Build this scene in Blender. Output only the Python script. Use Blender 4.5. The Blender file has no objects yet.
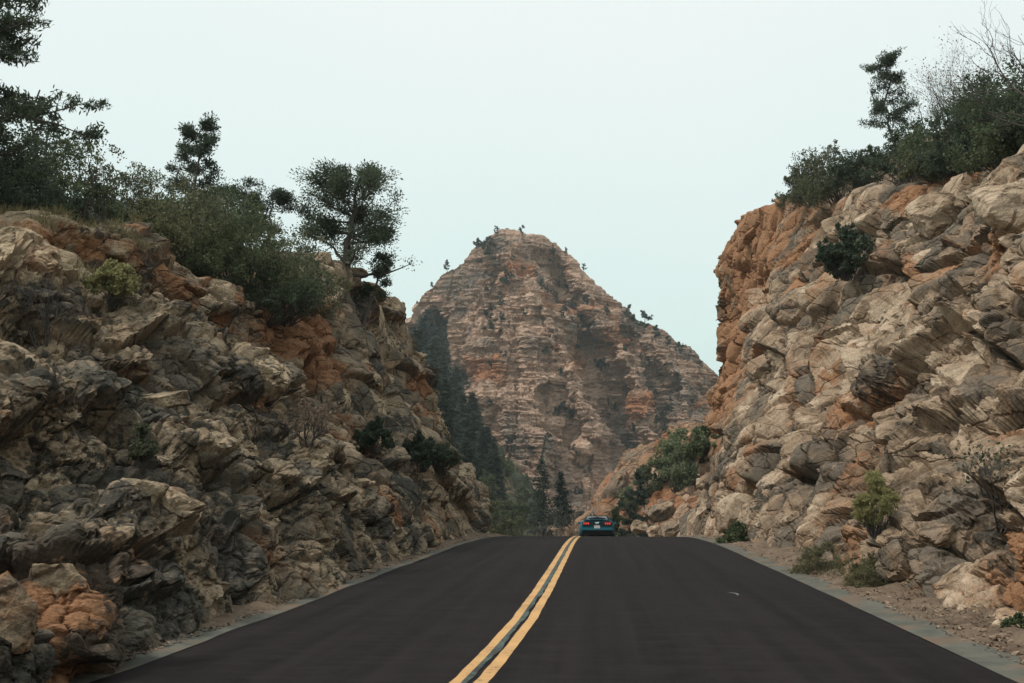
import bpy, math, time
import numpy as np
from mathutils import Vector, Euler

T0 = time.time()
SC = bpy.context.scene
COL = SC.collection
R = math.radians

# ------------------------------------------------------------------ camera
FPX, W, H = 1000.0, 1024, 683
PITCH, YAW = R(8.50), R(4.86)
EYE = np.array((0.0, 0.0, 1.6))
cd = bpy.data.cameras.new('camera')
cam = bpy.data.objects.new('camera', cd)
COL.objects.link(cam)
cam.location = EYE
cam.rotation_euler = (math.pi / 2 + PITCH, 0, YAW)
cd.sensor_width = 36.0
cd.lens = 36.0 * FPX / W
cd.clip_start, cd.clip_end = 0.1, 20000
SC.camera = cam
CM = np.array(cam.rotation_euler.to_matrix())


def ray(u, v):
    d = CM @ np.array(((u - W / 2) / FPX, -(v - H / 2) / FPX, -1.0))
    return d


def at_y(u, v, Y):
    d = ray(u, v)
    return EYE + d * (Y / d[1])


def at_x(u, v, X):
    d = ray(u, v)
    return EYE + d * (X / d[0])


# ------------------------------------------------------------------ object helpers
def tag(o, label=None, cat=None, group=None, kind=None):
    if label: o['label'] = label
    if cat: o['category'] = cat
    if group: o['group'] = group
    if kind: o['kind'] = kind
    return o


def empty(name, loc, rz=0.0, label=None, cat=None, group=None):
    o = bpy.data.objects.new(name, None)
    COL.objects.link(o)
    o.location = loc
    o.rotation_euler = (0, 0, rz)
    o.empty_display_size = 0.2
    return tag(o, label, cat, group)


def make_mesh(name, V, F, mat=None, smooth=False, attrs=None):
    """V (n,3); F list of index arrays (m,3) or (m,4)"""
    V = np.asarray(V, np.float32)
    if not isinstance(F, (list, tuple)): F = [F]
    F = [np.asarray(f, np.int32) for f in F if len(f)]
    me = bpy.data.meshes.new(name)
    me.vertices.add(len(V))
    me.vertices.foreach_set('co', V.ravel())
    idx = np.concatenate([f.ravel() for f in F])
    tot = np.concatenate([np.full(len(f), f.shape[1], np.int32) for f in F])
    start = np.concatenate(([0], np.cumsum(tot)[:-1])).astype(np.int32)
    me.loops.add(len(idx))
    me.loops.foreach_set('vertex_index', idx)
    me.polygons.add(len(tot))
    me.polygons.foreach_set('loop_start', start)
    me.polygons.foreach_set('loop_total', tot)
    me.polygons.foreach_set('use_smooth', np.full(len(tot), smooth, bool))
    me.update(calc_edges=True)
    me.validate()
    for k, a in (attrs or {}).items():
        at = me.attributes.new(k, 'FLOAT', 'POINT')
        at.data.foreach_set('value', np.asarray(a, np.float32).ravel())
    if mat: me.materials.append(mat)
    return me


def obj(name, me, parent=None, loc=None):
    o = bpy.data.objects.new(name, me)
    COL.objects.link(o)
    if parent: o.parent = parent
    if loc is not None: o.location = loc
    return o


def copy_tree(o, parent=None):
    c = o.copy()
    COL.objects.link(c)
    if parent: c.parent = parent
    for ch in list(o.children):
        copy_tree(ch, c)
    return c


class MB:
    """collects tubes, boxes, leaves into one mesh"""
    def __init__(s):
        s.v, s.q, s.t, s.n = [], [], [], 0

    def add(s, V, q=None, t=None):
        V = np.asarray(V, float)
        if q is not None and len(q): s.q.append(np.asarray(q) + s.n)
        if t is not None and len(t): s.t.append(np.asarray(t) + s.n)
        s.v.append(V)
        s.n += len(V)

    def tube(s, P, rad, k=5):
        P = np.asarray(P, float)
        n = len(P)
        rad = np.broadcast_to(np.asarray(rad, float), (n,))
        Tn = np.gradient(P, axis=0)
        Tn /= np.linalg.norm(Tn, axis=1)[:, None] + 1e-9
        ref = np.array((0.31, 0.82, 0.47))
        A = np.cross(Tn, ref); A /= np.linalg.norm(A, axis=1)[:, None] + 1e-9
        B = np.cross(Tn, A)
        an = np.arange(k) * 2 * math.pi / k
        V = P[:, None] + rad[:, None, None] * (np.cos(an)[None, :, None] * A[:, None] + np.sin(an)[None, :, None] * B[:, None])
        i = np.arange(n - 1)[:, None] * k
        j = np.arange(k)[None]
        j2 = (j + 1) % k
        q = np.stack((i + j, i + j2, i + k + j2, i + k + j), -1).reshape(-1, 4)
        s.add(V.reshape(-1, 3), q)

    def box(s, c, d, rot=None):
        c, d = np.asarray(c, float), np.asarray(d, float) / 2
        V = np.array([(x, y, z) for x in (-1, 1) for y in (-1, 1) for z in (-1, 1)]) * d
        if rot is not None: V = V @ np.array(Euler(rot).to_matrix()).T
        s.add(V + c, [(0, 1, 3, 2), (4, 6, 7, 5), (0, 4, 5, 1), (2, 3, 7, 6), (0, 2, 6, 4), (1, 5, 7, 3)])

    def leaves(s, C, D, S, ln, wd):
        n = len(C)
        D = D / (np.linalg.norm(D, axis=1)[:, None] + 1e-9)
        S = np.cross(D, S); S /= np.linalg.norm(S, axis=1)[:, None] + 1e-9
        ln = np.broadcast_to(np.asarray(ln), (n,))[:, None]
        wd = np.broadcast_to(np.asarray(wd), (n,))[:, None]
        V = np.stack((C - D * ln * .5, C + S * wd * .5, C + D * ln * .5, C - S * wd * .5), 1).reshape(-1, 3)
        s.add(V, np.arange(4 * n).reshape(n, 4))

    def mesh(s, name, mat, smooth=False):
        V = np.concatenate(s.v)
        F = []
        if s.q: F.append(np.concatenate(s.q))
        if s.t: F.append(np.concatenate(s.t))
        return make_mesh(name, V, F, mat, smooth)


# ------------------------------------------------------------------ numpy noise
def hash3(ix, iy, iz, seed, k=3):
    u = np.uint32
    ix, iy, iz = (np.asarray(q).astype(np.int32).view(u) for q in (ix, iy, iz))
    h = ix * u(374761393) + iy * u(668265263) + iz * u(2147483629) + u((seed * 1274126177) & 0xffffffff)
    out = []
    for i in range(k):
        h = (h ^ (h >> u(15))) * u(2246822519)
        h = (h ^ (h >> u(13))) * u(3266489917)
        h = h ^ (h >> u(16))
        out.append((h >> u(8)).astype(np.float32) * np.float32(1 / 16777216.))
        h = h + u(0x9e3779b9)
    return out


def vnoise(P, seed=0):
    c = np.floor(P)
    f = (P - c).astype(np.float32)
    f = f * f * (3 - 2 * f)
    r = 0
    for dx in (0, 1):
        for dy in (0, 1):
            for dz in (0, 1):
                h = hash3(c[:, 0] + dx, c[:, 1] + dy, c[:, 2] + dz, seed, 1)[0]
                w = (f[:, 0] if dx else 1 - f[:, 0]) * (f[:, 1] if dy else 1 - f[:, 1]) * (f[:, 2] if dz else 1 - f[:, 2])
                r = r + h * w
    return r - .5


def fbm(P, seed=0, oct=4, gain=.5):
    r, a = 0, 1.0
    P = np.asarray(P, np.float32)
    for i in range(oct):
        r = r + a * vnoise(P * 2 ** i + 17.3 * i, seed + i)
        a *= gain
    return r


def voronoi(Q, seed):
    """F1, F2, vector from the cell point, four random numbers of the cell"""
    c = np.floor(Q)
    n = len(Q)
    d1 = np.full(n, 9., np.float32); d2 = np.full(n, 9., np.float32)
    best = np.zeros((n, 3), np.float32)
    bc = np.zeros((n, 3))
    for dx in (-1, 0, 1):
        for dy in (-1, 0, 1):
            for dz in (-1, 0, 1):
                cc = c + (dx, dy, dz)
                h = hash3(cc[:, 0], cc[:, 1], cc[:, 2], seed, 3)
                r = np.stack([(Q[:, i] - cc[:, i]).astype(np.float32) - h[i] for i in range(3)], 1)
                d = (r * r).sum(1)
                m = d < d1
                d2 = np.where(m, d1, np.minimum(d2, d))
                d1 = np.where(m, d, d1)
                best[m] = r[m]
                bc[m] = cc[m]
    hh = hash3(bc[:, 0], bc[:, 1], bc[:, 2], seed + 77, 5)
    return np.sqrt(d1), np.sqrt(d2), best, hh


def sstep(a, b, x):
    t = np.clip((x - a) / (b - a), 0, 1)
    return t * t * (3 - 2 * t)


def basis(n, along):
    n = np.array(n, float); n /= np.linalg.norm(n)
    a = np.array(along, float); a -= n * a.dot(n); a /= np.linalg.norm(a)
    return np.stack((a, np.cross(n, a), n))      # rows


def facets(Q, seed, a, tl, k):
    """continuous broken faces: the highest of many small tilted domes; returns height, gap to the next dome, cell numbers"""
    c = np.floor(Q)
    n = len(Q)
    s1 = np.full(n, -9., np.float32); s2 = np.full(n, -9., np.float32)
    bc = np.zeros((n, 3))
    for dx in (-1, 0, 1):
        for dy in (-1, 0, 1):
            for dz in (-1, 0, 1):
                cc = c + (dx, dy, dz)
                h = hash3(cc[:, 0], cc[:, 1], cc[:, 2], seed, 7)
                r = [(Q[:, i] - cc[:, i]).astype(np.float32) - (.1 + .8 * h[i]) for i in range(3)]
                sc = a * (h[3] - .5) + tl * ((h[4] - .5) * r[0] + (h[5] - .5) * r[1] + (h[6] - .5) * r[2]) - k * (np.maximum(np.abs(r[0]) - .16, 0) + np.maximum(np.abs(r[1]) - .16, 0) + np.maximum(np.abs(r[2]) - .16, 0))
                m = sc > s1
                s2 = np.where(m, s1, np.maximum(s2, sc))
                s1 = np.where(m, sc, s1)
                bc[m] = cc[m]
    return s1, s1 - s2, hash3(bc[:, 0], bc[:, 1], bc[:, 2], seed + 77, 5)


def slabs(Q, seed, tl, K=80.):
    c = np.floor(Q)
    n = len(Q)
    d1 = np.full(n, 9., np.float32); d2 = np.full(n, 9., np.float32)
    num = np.zeros(n, np.float32); den = np.full(n, 1e-20, np.float32)
    bc = np.zeros((n, 3))
    for dx in (-1, 0, 1):
        for dy in (-1, 0, 1):
            for dz in (-1, 0, 1):
                cc = c + (dx, dy, dz)
                h = hash3(cc[:, 0], cc[:, 1], cc[:, 2], seed, 6)
                r = [(Q[:, i] - cc[:, i]).astype(np.float32) - h[i] for i in range(3)]
                d = r[0] * r[0] + r[1] * r[1] + r[2] * r[2]
                w = np.exp(-K * d)
                num += w * ((h[3] - .5) * .8 + r[0] * (.35 + 1.1 * h[4]) * tl + (h[5] - .5) * r[1] * 1.2)
                den += w
                m = d < d1
                d2 = np.where(m, d1, np.minimum(d2, d)); d1 = np.where(m, d, d1)
                bc[m] = cc[m]
    return num / den, np.sqrt(d2) - np.sqrt(d1), hash3(bc[:, 0], bc[:, 1], bc[:, 2], seed + 77, 5)


def box_blur(A, r, ax):
    if r < 1: return A
    pad = [(0, 0)] * A.ndim; pad[ax] = (r + 1, r)
    cs = np.cumsum(np.pad(A, pad, 'edge'), ax)
    n = A.shape[ax]
    i1 = np.arange(n) + 2 * r + 1
    return (np.take(cs, i1, ax) - np.take(cs, np.arange(n), ax)) / (2 * r + 1)


def grid_normals(G, sgn, r):
    N = np.cross(np.gradient(G, axis=0), np.gradient(G, axis=1)) * sgn
    N /= np.linalg.norm(N, axis=2)[:, :, None] + 1e-9
    N = box_blur(box_blur(N, r, 0), r, 1)
    return N / (np.linalg.norm(N, axis=2)[:, :, None] + 1e-9)


def carve(G, sgn, B, octs, seed, amp=1.0, warp=.3, rot=.45, msk=.4, filt=True):
    """octs = [(kind, along, across, thick, amplitude, tilt, crack, normal blur)]; each works on what the one before left"""
    rr = np.random.default_rng(seed)
    info = []
    n, m = G.shape[:2]
    P0 = G.reshape(-1, 3)
    mask = sstep(-.3, .35, fbm(P0 / (octs[0][1] * .9), seed + 91, 3))
    amp = np.broadcast_to(np.asarray(amp, float), (n * m,))
    for k, (kind, la, lb, ln, am, tl, ck, blur) in enumerate(octs):
        if blur or k == 0: N = grid_normals(G, sgn, blur).reshape(-1, 3)
        P = G.reshape(-1, 3)
        E = np.array(Euler(tuple(rr.normal(size=3) * rot * (1 if kind == 'facet' else .35))).to_matrix())
        Q = (P @ (E @ B).T) / np.array((la, lb, ln))
        wn = np.stack([fbm(Q * .7 + 31.7 * i, seed + 5 * i + k, 2) for i in range(3)], 1)
        Q = Q + warp * wn * 2.0
        if kind == 'step':
            f1, f2, r, h = voronoi(Q, seed + 13 * k)
            e = f2 - f1
            tilt = (h[1] - .5) * r[:, 0] + (h[2] - .5) * r[:, 1] + (h[3] - .5) * r[:, 2]
            d = ((h[0] - .5) * 1.3 + tl * tilt * 2) * (.55 + .45 * sstep(0, .12, e)) - ck * (1 - sstep(0, .14, e))
        elif kind == 'slab':      # overlapping slabs: each stands proud at its lower edge
            d, e, h = slabs(Q, seed + 13 * k, tl, 24. if k == 0 else 34.)
            d = d - ck * (1 - sstep(0, .06, e))
        else:
            s1, e, h = facets(Q, seed + 13 * k, .6, tl * 1.05, 1.2)
            d = (s1 + .12) * 1.35 - ck * (1 - sstep(0, .10, e))
        w = 1.0 if k < 2 else (msk + (1 - msk) * (mask if k % 2 else sstep(.1, .9, 1 - mask + .4 * h[0])))
        if k and filt:      # no detail finer than the mesh can carry on stretched ledge sides
            el = np.maximum(np.linalg.norm(np.gradient(G, axis=0), axis=2), np.linalg.norm(np.gradient(G, axis=1), axis=2)).ravel()
            w = w * (sstep(.36, .14, el / min(la, lb)) if kind == 'facet' else sstep(.13, .06, el / min(la, lb)))
        G = G + (N * (w * am * d * amp)[:, None]).reshape(n, m, 3)
        info.append(h)
    return G, info


# ------------------------------------------------------------------ materials
class NT:
    def __init__(s, name):
        s.m = bpy.data.materials.new(name)
        s.m.use_nodes = True
        s.t = s.m.node_tree
        s.t.nodes.clear()
        s.out = s.t.nodes.new('ShaderNodeOutputMaterial')
        s.b = s.t.nodes.new('ShaderNodeBsdfPrincipled')
        s.t.links.new(s.b.outputs[0], s.out.inputs[0])
        s.b.inputs['Specular IOR Level'].default_value = .25
        s.tc = s.t.nodes.new('ShaderNodeTexCoord')

    def L(s, a, b): s.t.links.new(a, b)

    def val(s, sock, x):
        if hasattr(x, 'is_output'): s.L(x, sock)
        else: sock.default_value = x

    def attr(s, n):
        a = s.t.nodes.new('ShaderNodeAttribute'); a.attribute_name = n
        return a.outputs['Fac']

    def noise(s, scale, det=4, rough=.55, vec=None, dist=0.0):
        n = s.t.nodes.new('ShaderNodeTexNoise')
        n.inputs['Scale'].default_value = scale; n.inputs['Detail'].default_value = det
        n.inputs['Roughness'].default_value = rough; n.inputs['Distortion'].default_value = dist
        s.L(vec if vec is not None else s.tc.outputs['Object'], n.inputs['Vector'])
        return n.outputs['Fac']

    def mapping(s, scale=(1, 1, 1), rot=(0, 0, 0)):
        n = s.t.nodes.new('ShaderNodeMapping')
        n.inputs['Scale'].default_value = scale; n.inputs['Rotation'].default_value = rot
        s.L(s.tc.outputs['Object'], n.inputs['Vector'])
        return n.outputs[0]

    def math(s, op, a, b=0.0, clamp=False):
        n = s.t.nodes.new('ShaderNodeMath'); n.operation = op; n.use_clamp = clamp
        s.val(n.inputs[0], a); s.val(n.inputs[1], b)
        return n.outputs[0]

    def strat(s, nrm, kin, kn):
        d = s.t.nodes.new('ShaderNodeVectorMath'); d.operation = 'DOT_PRODUCT'
        s.L(s.tc.outputs['Object'], d.inputs[0])
        v = Vector(nrm).normalized(); d.inputs[1].default_value = v * kn
        sc = s.t.nodes.new('ShaderNodeVectorMath'); sc.operation = 'SCALE'
        s.L(s.tc.outputs['Object'], sc.inputs[0]); sc.inputs['Scale'].default_value = kin
        ml = s.t.nodes.new('ShaderNodeVectorMath'); ml.operation = 'ADD'
        cb = s.t.nodes.new('ShaderNodeCombineXYZ')
        for i in range(3): s.L(d.outputs['Value'], cb.inputs[i])
        s.L(sc.outputs[0], ml.inputs[0]); s.L(cb.outputs[0], ml.inputs[1])
        return s.noise(1.0, 5, .6, vec=ml.outputs[0], dist=.25)

    def joints(s, scale, stretch, warp):
        """thin cracks between blocks: 0 in the crack, 1 on the block"""
        mp = s.t.nodes.new('ShaderNodeMapping'); mp.inputs['Scale'].default_value = stretch; mp.inputs['Rotation'].default_value = (.45, .2, 0)
        nz = s.t.nodes.new('ShaderNodeTexNoise'); nz.inputs['Scale'].default_value = scale * 1.2; nz.inputs['Detail'].default_value = 4
        s.L(s.tc.outputs['Object'], nz.inputs['Vector'])
        ma = s.t.nodes.new('ShaderNodeVectorMath'); ma.operation = 'MULTIPLY_ADD'
        s.L(nz.outputs['Color'], ma.inputs[0]); ma.inputs[1].default_value = (warp / scale,) * 3
        s.L(s.tc.outputs['Object'], ma.inputs[2]); s.L(ma.outputs[0], mp.inputs['Vector'])
        v = s.t.nodes.new('ShaderNodeTexVoronoi'); v.feature = 'DISTANCE_TO_EDGE'; v.inputs['Scale'].default_value = scale
        s.L(mp.outputs[0], v.inputs['Vector'])
        return s.rng(v.outputs['Distance'], .0, .045)

    def rng(s, x, a, b, c=0.0, d=1.0):
        n = s.t.nodes.new('ShaderNodeMapRange'); n.interpolation_type = 'SMOOTHSTEP'
        s.val(n.inputs[0], x)
        for i, y in enumerate((a, b, c, d)): n.inputs[1 + i].default_value = y
        return n.outputs[0]

    def mix(s, f, a, b, mode='MIX'):
        n = s.t.nodes.new('ShaderNodeMix'); n.data_type = 'RGBA'; n.blend_type = mode
        s.val(n.inputs[0], f)
        for i, x in ((6, a), (7, b)):
            if hasattr(x, 'is_output'): s.L(x, n.inputs[i])
            else: n.inputs[i].default_value = (*x, 1)
        return n.outputs[2]

    def bump(s, h, strength=.5, dist=.05, prev=None):
        n = s.t.nodes.new('ShaderNodeBump')
        n.inputs['Strength'].default_value = strength; n.inputs['Distance'].default_value = dist
        s.L(h, n.inputs['Height'])
        if prev is not None: s.L(prev, n.inputs['Normal'])
        return n.outputs[0]

    def done(s, col, rough=.85, normal=None):
        if hasattr(col, 'is_output'): s.L(col, s.b.inputs['Base Color'])
        else: s.b.inputs['Base Color'].default_value = (*col, 1)
        s.val(s.b.inputs['Roughness'], rough)
        if normal is not None: s.L(normal, s.b.inputs['Normal'])
        return s.m


def simple(name, col, rough=.6, metal=0.0, emit=None, es=1.0, coat=0.0):
    n = NT(name)
    n.b.inputs['Metallic'].default_value = metal
    if emit:
        n.b.inputs['Emission Color'].default_value = (*emit, 1); n.b.inputs['Emission Strength'].default_value = es
    n.b.inputs['Coat Weight'].default_value = coat
    return n.done(col, rough)


def rock_mat(name, pale, mid, grey, rust, dark, k=1.0, soil=(.2, .15, .09), strata=None, bump=.5, bed=None):
    n = NT(name)
    tone, ru, li, so = n.attr('tone'), n.attr('rust'), n.attr('lichen_shade'), n.attr('soil')  # third channel: lichen patches, and on the mountain only also painted shade
    n1 = n.noise(1.1 * k, 8, .62)
    n2 = n.noise(5.5 * k, 8, .65, dist=.4)
    n3 = n.noise(26 * k, 6, .7)
    n4 = n.noise(.55 * k, 6, .6)
    t = n.math('ADD', n.math('MULTIPLY_ADD', tone, .6) if False else n.math('MULTIPLY', tone, .6), n.math('SUBTRACT', n.math('MULTIPLY', n1, 1.5), .47))
    c = n.mix(n.rng(t, .35, .62), grey, mid)
    c = n.mix(n.rng(t, .58, .9), c, pale)
    r_ = n.math('ADD', ru, n.math('MULTIPLY', n.math('SUBTRACT', n2, .5), .9))
    c = n.mix(n.rng(r_, .35, .75), c, rust)
    l_ = n.math('ADD', li, n.math('ADD', n.math('MULTIPLY', n.math('SUBTRACT', n2, .5), 1.5), n.math('MULTIPLY', n.math('SUBTRACT', n4, .5), .8)))
    c = n.mix(n.rng(l_, .45, .60, 0, .85), c, dark)
    if strata:
        mp = n.mapping(strata)
        ns = n.noise(1.0, 5, .65, vec=mp, dist=.3)
        c = n.mix(n.rng(ns, .35, .65, .0, .5), c, n.mix(.6, c, grey))
    c = n.mix(1.0, c, n.mix(n.rng(n3, .25, .75), (.62, .62, .62), (1.22, 1.2, 1.18)), 'MULTIPLY')
    sn = n.mix(n.rng(n2, .35, .65), soil, tuple(x * .6 for x in soil))
    c = n.mix(n.rng(n.math('ADD', so, n.math('MULTIPLY', n.math('SUBTRACT', n2, .5), .8)), .35, .65), c, sn)
    h = n.math('ADD', n.math('MULTIPLY', n2, 1.0), n.math('MULTIPLY', n3, .35))
    if bed:
        st = n.strat(bed, .8, 5.0)
        c = n.mix(n.rng(st, .42, .6, .35, 0), c, n.mix(1.0, c, (.5, .48, .46), 'MULTIPLY'))
        h = n.math('ADD', h, n.math('MULTIPLY', st, .8))
        j1, j2 = n.joints(1.0 * k, (.8, .8, 1.6), .5), n.joints(2.7 * k, (.8, .8, 1.7), .5)
        j1 = n.math('MAXIMUM', j1, n.rng(n1, .50, .58))          # joints die out here and there
        j2 = n.math('MAXIMUM', j2, n.rng(n1, .56, .46))
        c = n.mix(1.0, c, n.mix(n.math('MULTIPLY', j1, n.rng(j2, 0, 1, .6, 1)), (.50, .46, .42), (1, 1, 1)), 'MULTIPLY')
        h = n.math('ADD', h, n.math('MULTIPLY', j1, 1.2))
    return n.done(c, .9, n.bump(h, bump, .12 / k))


def leaf_mat(name, a, b, trans=.35):
    n = NT(name)
    g = n.t.nodes.new('ShaderNodeNewGeometry')
    o = n.t.nodes.new('ShaderNodeObjectInfo')
    c = n.mix(g.outputs['Random Per Island'], a, b)
    c = n.mix(1.0, c, n.mix(o.outputs['Random'], (.82, .85, .9), (1.15, 1.1, 1.0)), 'MULTIPLY')
    n.done(c, .75)
    tr = n.t.nodes.new('ShaderNodeBsdfTranslucent')
    n.L(c, tr.inputs[0])
    ms = n.t.nodes.new('ShaderNodeMixShader'); ms.inputs[0].default_value = trans
    n.L(n.b.outputs[0], ms.inputs[1]); n.L(tr.outputs[0], ms.inputs[2]); n.L(ms.outputs[0], n.out.inputs[0])
    return n.m


def bark_mat(name, a, b):
    n = NT(name)
    f = n.noise(9, 5, .7)
    return n.done(n.mix(f, a, b), .9)


M = {}
M['rock_l'] = rock_mat('rock_left', (.54, .425, .29), (.32, .245, .165), (.15, .13, .10), (.32, .165, .085), (.052, .052, .045), 1.0, (.20, .155, .09), bed=(.12, .42, .9), bump=.6)
M['rock_r'] = rock_mat('rock_right', (.56, .44, .32), (.34, .245, .165), (.17, .14, .108), (.36, .19, .10), (.07, .066, .056), 1.0, (.18, .12, .075), bed=(-.42, .40, .82), bump=.5)
M['rock_m'] = rock_mat('rock_mountain', (.52, .35, .255), (.38, .25, .18), (.21, .165, .132), (.35, .155, .075), (.075, .08, .072), .055, (.09, .09, .065), strata=(.03, .03, .85), bump=.28)
M['rock_o'] = rock_mat('rock_outcrop', (.42, .29, .20), (.33, .21, .13), (.20, .155, .115), (.36, .17, .085), (.07, .075, .06), .32, (.075, .08, .045), bed=(-.5, -.15, .85))
M['boulder_pale'] = M['rock_r']
M['leaf_dark'] = leaf_mat('leaf_dark', (.038, .058, .040), (.105, .135, .085))
M['leaf_olive'] = leaf_mat('leaf_olive', (.065, .078, .042), (.19, .19, .11))
M['leaf_mid'] = leaf_mat('leaf_mid', (.052, .078, .040), (.16, .185, .10))
M['leaf_fresh'] = leaf_mat('leaf_fresh', (.08, .11, .058), (.23, .26, .15))
M['leaf_scrub'] = leaf_mat('leaf_scrub', (.085, .092, .052), (.22, .205, .12))
M['leaf_yellow'] = leaf_mat('leaf_yellow', (.20, .20, .09), (.46, .43, .21))
M['leaf_far'] = leaf_mat('leaf_far', (.036, .054, .046), (.075, .098, .074))
M['litter'] = leaf_mat('litter', (.05, .036, .028), (.36, .25, .17), .1)
M['leaf_dry'] = leaf_mat('leaf_dry', (.16, .11, .08), (.30, .21, .15))
M['bark'] = bark_mat('bark', (.06, .05, .042), (.13, .11, .095))
M['bark_pale'] = bark_mat('bark_pale', (.20, .18, .15), (.34, .31, .27))
M['twig'] = bark_mat('twig', (.045, .04, .036), (.10, .085, .075))

# ------------------------------------------------------------------ road profile
S0, KA = 27.7, 0.00127


def road_z(y):
    y = np.asarray(y, float)
    q = np.clip(y - S0, 0, 47)
    return -KA * q * q - np.clip(y - S0 - 47, 0, 60) * .09


def edge_l(y): return np.interp(y, (-30, 8, 14, 40, 120), (-4.42, -4.26, -4.2, -4.12, -4.1))
def edge_r(y): return np.interp(y, (-30, 8, 14, 40, 120), (3.5, 3.5, 3.55, 3.62, 3.7))


def strip(name, ys, xa, xb, dz, mat, nx=2, kind='structure', dza=None):
    """a sheet following the road between two edge lines"""
    ys = np.asarray(ys, float)
    a, b = xa(ys), xb(ys)
    f = np.linspace(0, 1, nx)
    X = a[:, None] * (1 - f) + b[:, None] * f
    Z = road_z(ys)[:, None] + (dz if dza is None else dza(f)[None] + 0 * X)
    V = np.stack((X, np.repeat(ys[:, None], nx, 1), Z + 0 * X), -1).reshape(-1, 3)
    return tag(obj(name, make_mesh(name, V, grid_faces(len(ys), nx), mat, True)), kind=kind)


def grid_faces(n, m, flip=False):
    i = np.arange(n - 1)[:, None] * m
    j = np.arange(m - 1)[None]
    q = np.stack((i + j, i + j + 1, i + m + j + 1, i + m + j), -1).reshape(-1, 4)
    return q[:, ::-1] if flip else q


def asphalt():
    n = NT('asphalt')
    fine = n.noise(160, 3, .7)
    med = n.noise(3.0, 5, .6)
    streak = n.noise(1.0, 4, .6, vec=n.mapping((3.2, .06, 1)))
    tooth = n.noise(1.0, 2, .5, vec=n.mapping((.9, 7.0, 1)))
    c = n.mix(n.rng(streak, .3, .7), (.0080, .0064, .0067), (.0170, .0134, .0132))
    c = n.mix(n.rng(med, .4, .75, 0, .5), c, (.022, .019, .0205))
    c = n.mix(n.rng(tooth, .45, .65, 0, .22), c, (.030, .0245, .0235))
    blot = n.noise(.45, 4, .6)
    c = n.mix(n.rng(blot, .52, .7, 0, .6), c, (.010, .0085, .009))
    grit = n.noise(28, 3, .85)
    c = n.mix(n.rng(grit, .64, .74, 0, .5), c, (.085, .072, .064))
    c = n.mix(1.0, c, n.mix(n.rng(fine, .3, .75), (.65, .65, .65), (1.45, 1.42, 1.4)), 'MULTIPLY')
    n.b.inputs['Specular IOR Level'].default_value = .12
    return n.done(c, .88, n.bump(fine, .5, .01))


def concrete():
    n = NT('gutter_concrete')
    f, g = n.noise(2.2, 6, .65), n.noise(30, 4, .7)
    c = n.mix(n.rng(f, .3, .7), (.075, .078, .066), (.135, .13, .105))
    c = n.mix(n.rng(g, .5, .75, 0, .5), c, (.10, .095, .08))
    c = n.mix(n.rng(n.noise(.8, 4), .48, .62, 0, .8), c, (.16, .11, .075))
    return n.done(c, .9, n.bump(g, .6, .015))


def paint(name, c0, wear, lo=.52, hi=.62):
    n = NT(name)
    f = n.noise(14, 6, .75)
    g = n.noise(1.3, 4, .6)
    c = n.mix(n.rng(g, .3, .7), c0, tuple(x * .82 for x in c0))
    c = n.mix(n.rng(n.math('ADD', f, n.math('MULTIPLY', n.math('SUBTRACT', g, .5), .4)), lo, hi, 0, .9), c, wear)
    return n.done(c, .75)


def gravel_mat():
    n = NT('gravel_soil')
    f, g = n.noise(3.0, 7, .7), n.noise(45, 5, .75)
    c = n.mix(n.rng(f, .3, .7), (.13, .088, .06), (.25, .185, .13))
    c = n.mix(n.rng(g, .45, .7, 0, .7), c, (.08, .06, .045))
    return n.done(c, .95, n.bump(g, .9, .03))


M['asphalt'], M['gutter'], M['gravel'] = asphalt(), concrete(), gravel_mat()
M['yellow'] = paint('yellow_paint', (.60, .35, .145), (.09, .065, .05), .57, .70)
M['oldpaint'] = paint('worn_centre_paint', (.085, .12, .105), (.03, .026, .026), .47, .56)

ys_road = np.concatenate((np.arange(-30, 6, 2.), np.arange(6, 80, .4), np.arange(80, 131, 2.)))
rng0 = np.random.default_rng(5)
_w = fbm(np.stack((ys_road * .6, 0 * ys_road, 0 * ys_road), 1), 3, 3) * .10
strip('road', ys_road, lambda y: edge_l(y) + _w, lambda y: edge_r(y) + _w[::-1] * .5, 0.0, M['asphalt'], 12)


def line_c(y): return np.interp(y, (-30, 4, 6, 8.3, 10, 12.7, 17, 25, 40, 130), (-1.5, -1.32, -1.22, -1.13, -1.045, -.955, -.915, -.905, -.90, -.90))


ys_l = np.concatenate((np.arange(-30, 4, 1.), np.arange(4, 60, .12), np.arange(60, 120, 1.)))
_e = fbm(np.stack((ys_l * 3, 0 * ys_l, 0 * ys_l), 1), 9, 4) * .012
strip('road_line', ys_l, lambda y: line_c(y) - .155 + _e, lambda y: line_c(y) - .04 + _e[::-1], .004, M['yellow'], 2)
strip('road_line', ys_l, lambda y: line_c(y) + .045 + _e, lambda y: line_c(y) + .165 - _e[::-1], .004, M['yellow'], 2)
_e2 = fbm(np.stack((ys_l * 2, 0 * ys_l + 5, 0 * ys_l), 1), 19, 4) * .06
strip('road_line_worn', ys_l, lambda y: line_c(y) - .06 + np.interp(y, (8, 25), (0, .03)), lambda y: line_c(y) + .012 + np.interp(y, (8, 25), (0, .03)) + _e2, .008, M['oldpaint'], 2)
# gutters and shoulders
strip('gutter_right', ys_road, lambda y: edge_r(y) + .03, lambda y: edge_r(y) + .47 + _w * 1.5, 0, M['gutter'], 4, dza=lambda f: -.012 + .03 * f)
strip('gutter_left', ys_road, lambda y: edge_l(y) - .34 + _w, lambda y: edge_l(y) - .03, 0, M['gutter'], 4, dza=lambda f: .02 - .03 * f)


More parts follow.
